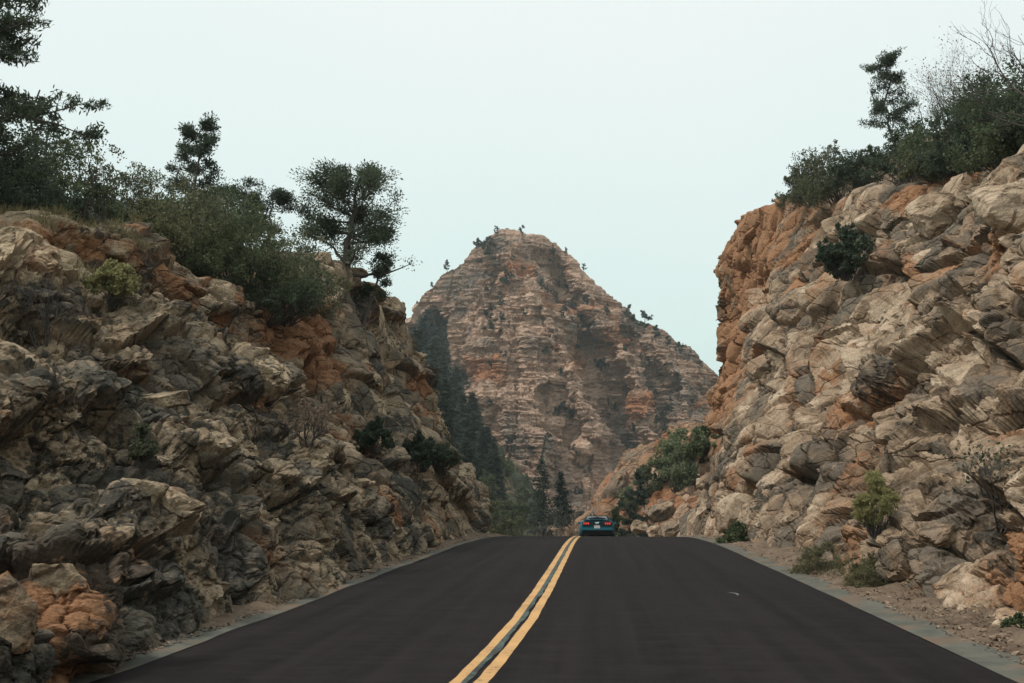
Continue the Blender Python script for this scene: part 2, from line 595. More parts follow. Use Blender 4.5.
def shoulder(name, s, x0, x1, seed):
    ys = np.concatenate((np.arange(-30, 6, 1.), np.arange(6, 60, .10), np.arange(60, 121, 1.)))
    nx = 26
    f = np.linspace(0, 1, nx)
    e = (edge_r(ys) if s > 0 else edge_l(ys))
    rag = fbm(np.stack((ys * 1.3, 0 * ys + seed, 0 * ys), 1), seed + 9, 5, .65) * .34
    X = e[:, None] + s * ((x0 + (x1 - x0) * f)[None] + rag[:, None] * (1 - f)[None])
    Yg = np.repeat(ys[:, None], nx, 1)
    P = np.stack((X, Yg, 0 * X), -1).reshape(-1, 3)
    z = fbm(P * 2.2, seed, 5, .6).reshape(X.shape) * .14 * sstep(0, .25, f) + .30 * f ** 1.6 - .03 + .062 * sstep(0, .07, f) + fbm(P * 5., seed + 4, 4, .6).reshape(X.shape) * .05 * sstep(0, .03, f)
    V = np.stack((X, Yg, road_z(ys)[:, None] + z), -1).reshape(-1, 3)
    return tag(obj(name, make_mesh(name, V, grid_faces(len(ys), nx, s < 0), M['gravel'], True)), kind='structure')


shoulder('shoulder_right', 1, .36, 3.2, 41)
shoulder('shoulder_left', -1, .27, 2.4, 43)
# one sheet of ground to the horizon
gx = np.concatenate((-np.geomspace(900, 12, 22), np.linspace(-10, 10, 9), np.geomspace(12, 900, 22)))
gy = np.concatenate((-np.geomspace(400, 14, 14), np.linspace(-10, 130, 71), np.geomspace(134, 1500, 22)))
GX, GY = np.meshgrid(gx, gy)
GZ = road_z(GY) - .06 - 1.0 * sstep(75, 110, GY)
GV = np.stack((GX, GY, GZ), -1).reshape(-1, 3)
tag(obj('ground', make_mesh('ground', GV, grid_faces(len(gy), len(gx)), M['gravel'], True)), kind='structure')


# ------------------------------------------------------------------ cliffs
def wall(name, side, Yc, foot, rim_pts, prof_near, prof_far, yb0, yb1, nrow, B, octs, seed, mat, blobs, plateau_slope, back, lich):
    """rim_pts: (u, v, x); the wall rises from the foot line to that rim, a hillside goes on behind it"""
    rp = sorted([tuple(at_x(u, v, x)[[1, 0, 2]]) for u, v, x in rim_pts])
    rp = np.array(rp)
    Yend = Yc[-1]
    fx = foot(Yc)
    rx = np.interp(Yc, rp[:, 0], rp[:, 1]); rz = np.interp(Yc, rp[:, 0], rp[:, 2])
    for _ in range(3):      # soften the kinks
        k = max(3, len(Yc) // 120) | 1
        ker = np.ones(k) / k
        rz2 = np.convolve(np.pad(rz, k // 2, 'edge'), ker, 'valid'); rz = rz2
    F0 = np.stack((fx, Yc, road_z(Yc) - .5), 1)
    R0 = np.stack((rx, Yc, rz), 1)
    bl = sstep(yb0, yb1, Yc)
    out = np.stack((np.full(len(Yc), float(side)), 0 * Yc, 0 * Yc), 1)      # direction away from the road
    # the far end turns away from the road
    na = 46
    ang = np.linspace(0, math.pi / 2, na + 1)[1:]
    rad = abs(fx[-1] - rx[-1])
    ex = np.stack((rx[-1] - side * rad * np.cos(ang), Yend + rad * np.sin(ang), np.full(na, F0[-1, 2])), 1)
    er = np.repeat(R0[-1:], na, 0)
    st = np.geomspace(.2, 60, 50)
    sx = np.stack((rx[-1] + side * st, np.full(50, Yend + rad), np.full(50, F0[-1, 2])), 1)
    sr = np.stack((rx[-1] + side * st, np.full(50, Yend), R0[-1, 2] + st * plateau_slope), 1)
    F0 = np.concatenate((F0, ex, sx)); R0 = np.concatenate((R0, er, sr))
    bl = np.concatenate((bl, np.ones(na + 50)))
    oo = np.concatenate((out, np.stack((side * np.cos(ang), -np.sin(ang), 0 * ang), 1), np.repeat([[0., -1, 0]], 50, 0)))
    # rows
    t = np.linspace(0, 1, nrow)
    def prof(p):
        p = np.array(p)
        s = np.concatenate(([0], np.cumsum(np.hypot(np.diff(p[:, 0]) * .5, np.diff(p[:, 1])))))
        s /= s[-1]
        return np.interp(t, s, p[:, 0]), np.interp(t, s, p[:, 1])
    ax, az = prof(prof_near); bx, bz = prof(prof_far)
    px = ax[None] * (1 - bl)[:, None] + bx[None] * bl[:, None]
    pz = az[None] * (1 - bl)[:, None] + bz[None] * bl[:, None]
    D = R0 - F0
    P = np.empty((len(F0), nrow, 3))
    P[:, :, 0] = F0[:, None, 0] + D[:, None, 0] * px
    P[:, :, 1] = F0[:, None, 1] + D[:, None, 1] * px
    P[:, :, 2] = F0[:, None, 2] + D[:, None, 2] * pz
    # hillside behind the rim
    npl = 60
    g = np.geomspace(.12, back, npl)
    PL = np.empty((len(F0), npl, 3))
    away = oo.copy()
    PL[:, :, :2] = R0[:, None, :2] + np.stack((np.full(len(F0), side), 0 * F0[:, 0]), 1)[:, None, :] * g[None, :, None]
    PL[:, :, 2] = R0[:, None, 2] + g[None] * plateau_slope
    q = len(Yc)
    gs = np.minimum(g, 1.2)
    PL[q:, :, :2] = R0[q:, None, :2] - np.stack((side * np.cos(np.concatenate((ang, np.full(50, math.pi / 2)))) * -1, np.sin(np.concatenate((ang, np.full(50, math.pi / 2))))), 1)[:, None, :] * gs[None, :, None]
    PL[q:, :, 2] = R0[q:, None, 2] - .02 * g[None] - .05
    G = np.concatenate((P, PL), 1)
    n, m = G.shape[:2]
    row = np.concatenate((np.interp(t, (0, .85, 1), (1, 1, .5)), np.interp(g, (.1, 1.5, 5), (.5, .3, .18))))
    low = np.concatenate((np.interp(t, (0, .03, .10, .25), (.15, .4, .7, 1)), np.ones(npl)))
    amp = np.repeat((row * low)[None], n, 0).ravel()
    Pf = G.reshape(-1, 3)
    N = grid_normals(G, -side, 15).reshape(-1, 3)
    G = (Pf + N * (.75 * fbm(Pf * .17, seed + 3, 3) * amp)[:, None]).reshape(n, m, 3)
    V, inf = carve(G, -side, B, octs, seed, amp, msk=.25 if side < 0 else .12)
    V = V.reshape(-1, 3)
    Pf = V
    h, h2, h3 = inf[0], inf[1], inf[2]
    rust = np.clip(.30 * (h2[4] > .82) + .25 * (h3[4] > .8) + .40 * fbm(Pf * .6, seed + 50, 4) + (.13 if side < 0 else .22), 0, 1)
    for (c, r, s) in blobs:
        c = np.asarray(c)
        rust += s * np.exp(-(((Pf - c) / np.asarray(r)) ** 2).sum(1)) * (.35 + .9 * h2[1])
    lichen_shade = lich + (.14 * sstep(5, 1.5, Pf[:, 2]) if side < 0 else 0) + .35 * fbm(Pf * .3, seed + 60, 2) + .55 * fbm(Pf * 1.3, seed + 61, 4) + .25 * (h2[3] - .5)
    lichen_shade = lichen_shade - np.clip(rust - .6, 0, 1) * .8
    tone = np.clip(.5 + (h[2] - .5) * .3 + (h2[2] - .5) * .7 + (h3[2] - .5) * .35 + .3 * fbm(Pf * .8, seed + 70, 3), 0, 1)
    soil = np.repeat(np.concatenate((np.zeros(nrow), np.interp(g, (.1, .8, 2.0), (0, .3, .85))))[None], n, 0).ravel()
    soil = soil + .22 * fbm(Pf * .5, seed + 80, 3) * (soil > 0)
    me = make_mesh(name, V, grid_faces(n, m, side < 0), mat, False,
                   dict(tone=tone, rust=rust, lichen_shade=lichen_shade, soil=soil))
    o = obj(name, me)
    return tag(o, kind='structure')


def ycols(y0, y1, ratio):
    a = np.arange(-14, y0, .25)
    n = int(math.log(y1 / y0) / math.log(ratio))
    return np.concatenate((a, np.geomspace(y0, y1, n)))


# left cliff
RIM_L = [(-900, 150, -11.0), (-300, 190, -10.5), (0, 214, -10.0), (70, 222, -9.8), (130, 232, -9.5), (180, 256, -9.2), (230, 288, -8.9), (275, 290, -8.9), (305, 268, -9.0), (330, 256, -9.2), (365, 279, -9.2), (402, 303, -9.0)]
B_L = basis((.12, .42, .9), (0.1, .9, -.42))
W_L = basis((.85, -.1, .5), (.42, .38, -.78))
W_R = basis((-.82, -.1, .55), (-.40, .52, -.70))
W_L = W_L[[0, 1, 2]]; W_R = W_R[[0, 1, 2]]
OCT_L = [('slab', 2.1, 3.2, 4.0, .56, 1.0, .55, 15), ('facet', 1.5, 1.5, 1.3, .46, 1.6, .25, 12), ('slab', .80, 1.2, 2.0, .33, 1.0, .6, 9), ('facet', .58, .62, .5, .19, 1.7, .35, 5), ('facet', .27, .36, .3, .12, 1.7, .6, 3), ('facet', .14, .15, .15, .05, 1.5, .4, 1)]
blobs_l = [(at_x(300, 335, -8.4), (1.2, 3.0, 1.1), 1.0), (at_x(20, 620, -5.0), (.8, .8, .6), .7), (at_x(75, 570, -5.2), (.7, .8, .5), .6),
           (at_x(180, 240, -9), (2, 1.6, .5), .8), (at_x(110, 250, -9), (2, 1.4, .5), .6), (at_x(330, 350, -8), (1.5, 3.0, 1.0), .6),
           (at_x(190, 300, -8.3), (1, 1.4, .8), .5), (at_x(345, 445, -6.6), (1, 2.5, .8), .6), (at_x(420, 400, -7.9), (1, 2.5, 1.2), .5),
           (at_x(240, 560, -5.2), (1, 1.2, .6), .45), (at_x(150, 545, -5.2), (1, .8, .5), .5), (at_x(40, 230, -9.8), (2, 2, .4), .6)]
cliff_l = wall('cliff_left', -1, ycols(5, 46, 1.0029), lambda y: np.interp(y, (-20, 8, 20, 46), (-4.5, -4.42, -4.40, -4.62)), RIM_L,
               [(0, 0), (.04, .12), (.10, .27), (.26, .37), (.50, .57), (.72, .76), (.88, .90), (1, 1)],
               [(0, 0), (.15, .15), (.44, .37), (.68, .56), (.80, .71), (.91, .88), (1, 1)], 18, 44, 380, W_L, OCT_L, 11, M['rock_l'], blobs_l, .10, 60, .35)
print('left cliff', round(time.time() - T0, 1))
# right cliff
RIM_R = [(2600, -400, 13), (1500, 20, 12), (1200, 90, 11.8), (1090, 120, 11.6), (1024, 142, 11.5), (1000, 158, 11.5), (950, 182, 11.3), (905, 190, 11.2), (865, 192, 11), (820, 206, 11), (780, 200, 10.4), (740, 218, 9.8), (722, 252, 9.3)]
B_R = basis((-.42, .40, .82), (0.1, .85, -.42))
OCT_R = [('slab', 2.7, 3.6, 4.0, .74, 1.0, .6, 15), ('facet', 1.9, 1.9, 1.3, .56, 1.6, .3, 12), ('slab', 1.0, 1.5, 2.0, .44, 1.0, .65, 9), ('facet', .75, .8, .6, .20, 1.7, .35, 5), ('facet', .32, .46, .34, .13, 1.7, .6, 3), ('facet', .16, .17, .17, .05, 1.5, .4, 1)]
blobs_r = [(at_y(765, 250, 62), (6, 9, 5), 1.1), (at_y(735, 330, 70), (4, 8, 6), .9), (at_y(735, 420, 70), (4, 8, 4), .6), (at_x(870, 410, 7.5), (1.2, 2.2, .8), .7),
           (at_x(815, 395, 8), (1.2, 2.5, .9), .5), (at_x(1010, 430, 6.6), (.8, 1.0, .8), .9), (at_x(930, 275, 9.6), (1, 2, .7), .6), (at_x(1000, 250, 9.5), (1, 1.5, .7), .5),
           (at_x(840, 215, 11), (1.5, 4, .7), .7), (at_x(905, 190, 11), (1.5, 2.5, .6), .8), (at_x(1000, 590, 5), (1, 1.4, .5), .8)]
cliff_r = wall('cliff_right', 1, ycols(7, 75, 1.0032), lambda y: np.interp(y, (-20, 8, 20, 40, 75), (4.75, 4.6, 4.55, 4.55, 5.0)), RIM_R,
               [(0, 0), (.07, .12), (.22, .27), (.48, .51), (.72, .75), (.88, .90), (1, 1)],
               [(0, 0), (.40, .14), (.66, .28), (.86, .45), (.95, .57), (1.0, .68), (1.04, .83), (.96, .93), (1, 1)], 50, 66, 400, W_R, OCT_R, 23, M['rock_r'], blobs_r, .42, 50, .24)
print('right cliff', round(time.time() - T0, 1))

# ------------------------------------------------------------------ mountain
YM = 330.0
RID = np.array([(-400, 470), (100, 445), (250, 420), (330, 378), (380, 335), (405, 314), (425, 288), (442, 272), (462, 260), (480, 241), (494, 232), (507, 227), (519, 230), (526, 236), (533, 233), (545, 234), (556, 241), (570, 256), (590, 275), (606, 293), (622, 303), (633, 311), (640, 322), (648, 322), (663, 329), (676, 341), (690, 347), (704, 363), (720, 374), (760, 410), (820, 445), (920, 500), (1100, 530)], float)
rw = np.array([at_y(u, v, YM) for u, v in RID])
ZB = -14.0
ax_ = np.concatenate((np.linspace(-190, -72, 40), np.linspace(-71, 48, 560), np.linspace(49, 170, 40)))
nb = 400
bb = np.concatenate((np.linspace(0, 1, nb), np.linspace(1, 2, 60)[1:]))
Hr = np.interp(ax_, rw[:, 0], rw[:, 2]) - ZB
A_, B_ = np.meshgrid(ax_, bb, indexing='ij')
Hh = np.repeat(Hr[:, None], len(bb), 1)
Z = ZB + np.where(B_ <= 1, B_, 2 - B_) * Hh
Yy = YM - np.where(B_ <= 1, (1 - B_) ** 1.05 * Hh * .78, -(B_ - 1) * Hh * 1.1)


def px_line(pts, Y=300.):
    return np.array([at_y(u, v, Y)[[0, 2]] for u, v in pts])


def seg_dist(X, Zz, L):
    d = np.full(X.shape, 1e9)
    for a, b in zip(L[:-1], L[1:]):
        ab = b - a
        t = np.clip(((X - a[0]) * ab[0] + (Zz - a[1]) * ab[1]) / (ab @ ab), 0, 1)
        d = np.minimum(d, np.hypot(X - a[0] - t * ab[0], Zz - a[1] - t * ab[1]))
    return d


front = B_ <= 1
wx = A_ + 3.5 * fbm(np.stack((A_ * .05, Z * .05, 0 * Z), -1).reshape(-1, 3), 201, 4).reshape(A_.shape)
for pts, wd, dp in [([(512, 236), (535, 280), (560, 330), (590, 385), (612, 430)], 6, -7),          # main rib below the peak
                    ([(545, 245), (580, 310), (608, 370), (622, 420), (632, 455)], 5.5, 11),          # dark gully right of it
                    ([(575, 260), (612, 320), (640, 380), (655, 430)], 6, -6),
                    ([(630, 325), (655, 370), (665, 410), (668, 440)], 4, 8),
                    ([(655, 340), (680, 380), (690, 430)], 6, -5),
                    ([(486, 240), (488, 268), (490, 300)], 2.2, 3.0), ([(487, 310), (492, 330), (500, 352)], 2.6, 4.5),
                    ([(526, 236), (540, 262), (556, 300)], 3.2, 5.0),
                    ([(408, 330), (425, 380), (455, 430), (490, 500)], 9, 9),
                    ([(556, 398), (566, 412), (580, 430)], 2.6, 2), ([(520, 300), (530, 345), (545, 390)], 5, -2.5)]:
    L = px_line(pts)
    dd = seg_dist(wx, Z, L)
    Yy = Yy + np.where(front, 1.95 * dp * (.12 + .88 * sstep(1.0, .80, B_)) * np.exp(-(dd / wd) ** 2), 0)
G = np.stack((A_, Yy, Z), -1)
Pf = G.reshape(-1, 3)
B_M = basis((.06, .05, 1), (1, 0, -.06))
fade = np.repeat(np.interp(bb, (0, .88, .98, 1.0, 1.04, 2), (1, 1, .6, .38, .6, 1))[None], len(ax_), 0).ravel()
N = grid_normals(G, 1, 6).reshape(-1, 3)
G = (Pf + N * (6.0 * fbm(Pf * .03, 305, 3) * fade)[:, None]).reshape(G.shape)
V, inf = carve(G, 1, B_M, [('facet', 22, 18, 13, 5.0, 1.3, .1, 6), ('facet', 9, 9, 6, 1.6, 1.3, .1, 4), ('step', 5.5, 7, 19, 1.1, .6, 1.0, 4), ('step', 17, 15, 1.5, 1.15, .5, .5, 4), ('step', 8, 7, .9, .55, .6, .6, 2), ('facet', 2.2, 2.2, .7, .36, 1.0, .3, 1)], 301, fade, .3, .06, .6, False)
V = V.reshape(-1, 3)
h, h2 = inf[1], inf[2]
rust = np.clip(.22 * (h2[4] > .75) + .55 * fbm(Pf * np.array((.07, .07, .16)), 310, 5) + .08, 0, 1)
for (u, v, r, s) in [(575, 350, 9, .55), (620, 330, 8, .6), (560, 300, 8, .4), (500, 385, 10, .45), (480, 372, 8, .5), (640, 400, 8, .5), (520, 262, 6, .4), (700, 400, 9, .5), (600, 300, 9, .3)]:
    c = at_y(u, v, 300)
    rust += 1.25 * s * np.exp(-(((Pf[:, 0] - c[0]) / r) ** 2 + ((Pf[:, 2] - c[2]) / (r * .6)) ** 2)) * (.3 + .8 * h2[1])
tone = np.clip(.66 + (h2[2] - .5) * .5 + .4 * fbm(Pf * .07, 320, 3) - .28 * sstep(-2, 26, Pf[:, 0]), 0, 1)  # right flank turned from the sun: its shade is painted into the tone
lichen_shade = -.06 + .20 * fbm(Pf * .06, 330, 3) + .40 * fbm(Pf * np.array((.3, .3, .5)), 331, 3) + .36 * sstep(-2, 26, Pf[:, 0]) + .12 * sstep(50, 90, Pf[:, 2]) * sstep(-14, 0, Pf[:, 0])  # lichen patches, with the right flank's shade painted in as well
lvl = px_line([(408, 330), (425, 380), (455, 430), (490, 500)])
soil = .9 * np.exp(-(seg_dist(wx, Z, lvl) / 10) ** 2).ravel() + .5 * sstep(6, -8, Pf[:, 2]) + .25 * fbm(Pf * .1, 340, 3)
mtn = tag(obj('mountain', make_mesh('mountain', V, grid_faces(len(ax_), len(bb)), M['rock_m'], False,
          dict(tone=tone, rust=rust, lichen_shade=lichen_shade, soil=soil))), kind='structure')
print('mountain', round(time.time() - T0, 1))


# ------------------------------------------------------------------ middle distance: wooded slope and outcrop
def heightfield(name, xs, ys, zf, B, octs, seed, mat, rust0, lich0, soil0):
    X, Y = np.meshgrid(xs, ys, indexing='ij')
    Zz = zf(X, Y)
    G = np.stack((X, Y, Zz), -1)
    Pf = G.reshape(-1, 3)
    V, inf = carve(G, 1, B, octs, seed)
    V = V.reshape(-1, 3)
    h = inf[1]
    at = dict(tone=np.clip(.5 + (h[2] - .5), 0, 1), rust=np.clip(rust0 + .5 * (h[4] - .5) + .4 * fbm(Pf * .15, seed + 5, 3), 0, 1.4),
              lichen_shade=lich0 + .5 * fbm(Pf * .2, seed + 6, 3), soil=soil0 + .7 * fbm(Pf * .12, seed + 7, 3))
    return tag(obj(name, make_mesh(name, V, grid_faces(len(xs), len(ys)), mat, False, at)), kind='structure')


def slope_z(X, Y):
    z = -9 + np.clip(-7 - X, 0, 60) * .95 * sstep(80, 150, Y)
    z = z + (3.5 * np.sin(X * .35 + Y * .11) + 2.5 * np.sin(X * .8 - Y * .23)) * sstep(95, 130, Y) * sstep(-4, -14, X)
    return np.minimum(z, 46)


hill_l = heightfield('hillside_left', np.linspace(-75, 14, 180), np.linspace(82, 262, 200), slope_z, basis((.3, 0, 1), (0, 1, 0)),
                     [('facet', 7, 7, 3, 1.6, 1, .2, 2), ('facet', 2.5, 2.5, 1.2, .6, 1, .2, 1)], 401, M['rock_o'], .0, .2, .75)
TOPX = np.array([at_y(u, v, 122.)[[0, 2]] for u, v in [(560, 530), (590, 512), (602, 488), (622, 463), (645, 446), (668, 436), (690, 426), (716, 430), (800, 420), (1000, 400)]])


def outc_z(X, Y):
    top = np.interp(X, TOPX[:, 0], TOPX[:, 1])
    tal = .62 * sstep(2.0, 6.0, X)
    f = (tal * sstep(76, 103, Y) + (1 - tal) * sstep(104, 122, Y + 2.0 * np.sin(X * .9))) * (1 - .35 * sstep(124, 165, Y))
    return -9 + (top + 9) * f


outc = heightfield('outcrop_right', np.linspace(-7, 48, 330), np.concatenate((np.linspace(76, 128, 300), np.linspace(129, 170, 30))), outc_z, basis((-.50, -.15, .85), (.85, 0, .5)),
                   [('step', 6, 5, 1.6, .95, .9, .4, 6), ('slab', 2.4, 4.0, 2, .8, 1.0, .5, 4), ('step', 2.2, 2.0, .5, .34, .8, .5, 3), ('facet', 1.0, .9, .4, .35, 1.4, .3, 1)], 501, M['rock_o'], .42, .0, .05)
bpy.context.view_layer.update()
print('terrain', round(time.time() - T0, 1))

SURF = [cliff_l, cliff_r, mtn, hill_l, outc]


def hit(u, v, only=None):
    d = Vector(ray(u, v)).normalized()
    best = None
    for o in (only or SURF):
        ok, p, n, _ = o.ray_cast(Vector(EYE), d)
        if ok:
            q = (p - Vector(EYE)).length
            if best is None or q < best[0]: best = (q, p, n)
    return best


def drop(x, y, only=None):
    best = None
    for o in (only or SURF):
        ok, p, n, _ = o.ray_cast(Vector((x, y, 300)), Vector((0, 0, -1)))
        if ok and (best is None or p.z > best): best = p.z
    return best if best is not None else float(road_z(y)) - .06


# ------------------------------------------------------------------ plants
def rvec(rng, n): 
    v = rng.normal(size=(n, 3))
    return v / np.linalg.norm(v, axis=1)[:, None]


def curve(a, b, rng, sag=.15, n=6):
    a, b = np.asarray(a, float), np.asarray(b, float)
    t = np.linspace(0, 1, n)[:, None]
    L = np.linalg.norm(b - a)
    k = rng.normal(size=3) * sag * L
    j = rng.normal(size=(n, 3)) * L * .025
    j[0] = 0; j[-1] = 0
    return a + (b - a) * t + k * (t * (1 - t)) * 2 + j


def gen_bush(seed, w, h, leaf=.05, nleaf=9000, nlobe=12, asp=1.6, gap=.5):
    rng = np.random.default_rng(seed)
    wood, lv = MB(), MB()
    cs, n = [], 0
    lc = []
    for i in range(nlobe):
        a = rng.uniform(0, 2 * math.pi); q = rng.uniform(0, 1) ** .6
        z = h * rng.uniform(.18, .78) * (1 - .45 * q * q)
        r = rng.uniform(.16, .30) * min(w, h * 1.3) * (1 - .25 * q)
        lc.append((math.cos(a) * q * w * .40, math.sin(a) * q * w * .40, z, r))
    lc.append((rng.uniform(-.12, .12) * w, 0, h * .80, .2 * min(w, h)))
    ncl = max(20, int(nleaf / 34))
    for i in range(ncl):
        x, y, z, r = lc[rng.integers(len(lc))]
        d = rvec(rng, 1)[0]
        d[2] = d[2] * .8 + .12
        c = np.array((x, y, z)) + d * r * rng.uniform(.35, 1.12)
        if c[2] < .04 * h: c[2] = rng.uniform(.04, .25) * h
        cs.append((c, d, r))
    for c, d, r in cs:
        k = rng.integers(16, 52)
        sg = r * rng.uniform(.10, .26)
        C = c + rvec(rng, k) * (rng.random(k) ** .5)[:, None] * sg * 1.7
        D = rvec(rng, k) + d * .8 + np.array((0, 0, .35))
        lv.leaves(C, D, rvec(rng, k), leaf * asp * rng.uniform(.6, 1.3, k), leaf * rng.uniform(.6, 1.2, k))
    for i in rng.choice(len(cs), min(len(cs), 46), replace=False):
        c = cs[i][0]
        b = np.array((c[0] * .12 + rng.normal() * .03 * w, c[1] * .12 + rng.normal() * .03 * w, -.15))
        wood.tube(curve(b, c, rng, .12), np.linspace(.013, .004, 6) * max(.6, h * .6), 4)
    return wood, lv


def gen_juniper(seed, w, h, leaf=.05, nleaf=12000, lean=(0, 0), trunk=.09, low=.12, nlimb=17, droop=0.):
    rng = np.random.default_rng(seed)
    wood, lv = MB(), MB()
    top = np.array((lean[0] * h, lean[1] * h, h * .93))
    tr = curve((0, 0, -.3), top, rng, .07, 9)
    wood.tube(tr, np.linspace(trunk, trunk * .18, 9), 7)
    tips = []
    for i in range(nlimb):
        f = low + (1 - low) * (i + rng.uniform(0, .8)) / nlimb
        f = min(f, .97)
        p = np.array([np.interp(f, np.linspace(0, 1, 9), tr[:, k]) for k in range(3)])
        a = rng.uniform(0, 2 * math.pi)
        ln = w * .5 * (1.08 - .78 * f) * rng.uniform(.38, 1.12) * (.8 if f < .3 else 1)
        e = p + np.array((math.cos(a) * ln, math.sin(a) * ln, ln * (rng.uniform(.1, .75) - droop)))
        e[2] = min(e[2], h * 1.0)
        lb = curve(p, e, rng, .15, 6)
        wood.tube(lb, np.linspace(trunk * .42 * (1.1 - f), .012, 6), 5)
        tips.append((lb[-1], e - p))
        for j in range(rng.integers(4, 8)):
            g = rng.uniform(.35, 1.0)
            q = np.array([np.interp(g, np.linspace(0, 1, 6), lb[:, k]) for k in range(3)])
            tp = q + (rvec(rng, 1)[0] * .6 + np.array((0, 0, .35)) + .5 * (e - p) / (np.linalg.norm(e - p) + 1e-6)) * ln * rng.uniform(.15, .42)
            wood.tube(curve(q, tp, rng, .1, 4), np.linspace(.012, .005, 4) * max(1, trunk * 8), 4)
            tips.append((tp, tp - q)); 
            if rng.random() < .6: tips.append(((tp + q) / 2, tp - q))
    tips.append((tr[-1], np.array((0, 0, 1.)))); tips.append((tr[-2], np.array((0, 0, 1.))))
    per = nleaf / len(tips)
    for tp, d in tips:
        k = int(per * rng.uniform(.5, 1.5))
        s = np.clip(w * rng.uniform(.030, .068), .07 + .10 * rng.random(), .36)
        C = tp + rvec(rng, k) * (rng.random(k) ** .55)[:, None] * s * 1.55 * np.array((1, 1, .75))
        D = (C - tp) / s * .7 + rvec(rng, k) * .6 + d / (np.linalg.norm(d) + 1e-6) * .5
        lv.leaves(C, D, rvec(rng, k), leaf * 1.7 * rng.uniform(.6, 1.3, k), leaf * .7 * rng.uniform(.6, 1.2, k))
    return wood, lv


def gen_pine(seed, w, h, leaf=.12, nleaf=7000, trunk=.08, low=.42, nlimb=15, lean=(0, 0), sp=1.0):
    rng = np.random.default_rng(seed)
    wood, lv = MB(), MB()
    tr = curve((0, 0, -.3), (lean[0] * h, lean[1] * h, h * .97), rng, .03, 10)
    wood.tube(tr, np.linspace(trunk, trunk * .25, 10), 7)
    tips = [(tr[-1], np.array((0, 0, 1.)))]
    for i in range(nlimb):
        f = low + (.98 - low) * (i + rng.uniform(0, .6)) / nlimb
        p = np.array([np.interp(f, np.linspace(0, 1, 10), tr[:, k]) for k in range(3)])
        a = rng.uniform(0, 2 * math.pi)
        ln = w * .5 * rng.uniform(.45, 1.1) * (1.1 - .6 * f)
        dr = np.array((math.cos(a), math.sin(a), rng.uniform(-.05, .55)))
        e = p + dr * ln
        lb = curve(p, e, rng, .12, 5)
        wood.tube(lb, np.linspace(trunk * .35, .010, 5), 4)
        for g in np.linspace(.25, 1, rng.integers(5, 9)):
            q = np.array([np.interp(g, np.linspace(0, 1, 5), lb[:, k]) for k in range(3)])
            q2 = q + rvec(rng, 1)[0] * ln * .22 * np.array((1, 1, .6)) + np.array((0, 0, .06 * ln))
            wood.tube(np.array((q, (q + q2) / 2 + rng.normal(size=3) * .01, q2)), (.01, .008, .005), 3)
            tips.append((q2, q2 - q + np.array((0, 0, .1))))
    per = nleaf / len(tips)
    for tp, d in tips:
        k = int(per * rng.uniform(.5, 1.4))
        d = d / (np.linalg.norm(d) + 1e-6)
        t = rng.uniform(-1, .3, k)[:, None]
        s = min(w * .075, .24) * sp
        C = tp + d * t * s * 1.6 + rvec(rng, k) * (rng.random(k) ** .5)[:, None] * s * .75 * np.array((1, 1, .7))
        D = rvec(rng, k) + d * .7 + np.array((0, 0, .3))
        lv.leaves(C, D, rvec(rng, k), leaf * rng.uniform(.7, 1.3, k), leaf * .26)
    return wood, lv


def gen_conifer(seed, w, h, leaf=.35, nleaf=2600, trunk=.14):
    rng = np.random.default_rng(seed)
    wood, lv = MB(), MB()
    wood.tube(curve((0, 0, -.4), (rng.normal() * .02 * h, 0, h), rng, .012, 8), np.linspace(trunk, .02, 8), 6)
    nl = int(22 + h)
    for i in range(nl):
        f = .07 + .92 * (i / nl)
        for j in range(6):
            a = rng.uniform(0, 2 * math.pi)
            ln = w * .5 * (1 - f) ** .8 * rng.uniform(.45, 1.15) + .12
            p = np.array((0, 0, f * h)); e = p + np.array((math.cos(a) * ln, math.sin(a) * ln, -.12 * ln + rng.normal() * .05))
            wood.tube(curve(p, e, rng, .06, 3), (.03, .02, .008), 3)
            k = max(3, int(nleaf / (nl * 6) * (.35 + 1.3 * (1 - f))))
            t = rng.uniform(.15, 1.05, k)[:, None]
            C = p + (e - p) * t + rng.normal(size=(k, 3)) * (.10 * ln + .05) * np.array((1, 1, .6))
            D = (e - p) / ln + rvec(rng, k) * .7 + np.array((0, 0, -.15))
            lv.leaves(C, D, rvec(rng, k), leaf * rng.uniform(.6, 1.3, k), leaf * .42)
    return wood, lv


def gen_bare(seed, w, h, thick=.014, depth=4, stems=8, nleaf=0, leaf=.03, up=.9):
    rng = np.random.default_rng(seed)
    wood, lv = MB(), MB()
    tips = []
    def grow(p, d, ln, r, k):
        e = p + d * ln
        wood.tube(curve(p, e, rng, .12, 4), np.linspace(r, r * .62, 4), 4 if k > 2 else 3)
        if k == 0:
            tips.append((e, d)); return
        for _ in range(rng.integers(2, 4)):
            nd = d + rvec(rng, 1)[0] * .55 + np.array((0, 0, .12 * up))
            nd /= np.linalg.norm(nd)
            f = rng.uniform(.55, 1)
            grow(p + (e - p) * f, nd, ln * rng.uniform(.55, .85), r * .6, k - 1)
    for i in range(stems):
        a = rng.uniform(0, 2 * math.pi)
        d = np.array((math.cos(a) * w / h * .55, math.sin(a) * w / h * .55, up))
        d /= np.linalg.norm(d)
        grow(np.array((rng.normal() * .04 * w, rng.normal() * .04 * w, -.1)), d, h * rng.uniform(.26, .40), thick * rng.uniform(.7, 1.2), depth)
    if nleaf:
        per = max(1, nleaf // len(tips))
        for e, d in tips:
            C = e + rng.normal(size=(per, 3)) * .05 * h
            lv.leaves(C, rvec(rng, per) + d, rvec(rng, per), leaf * 1.5, leaf)
    return wood, lv


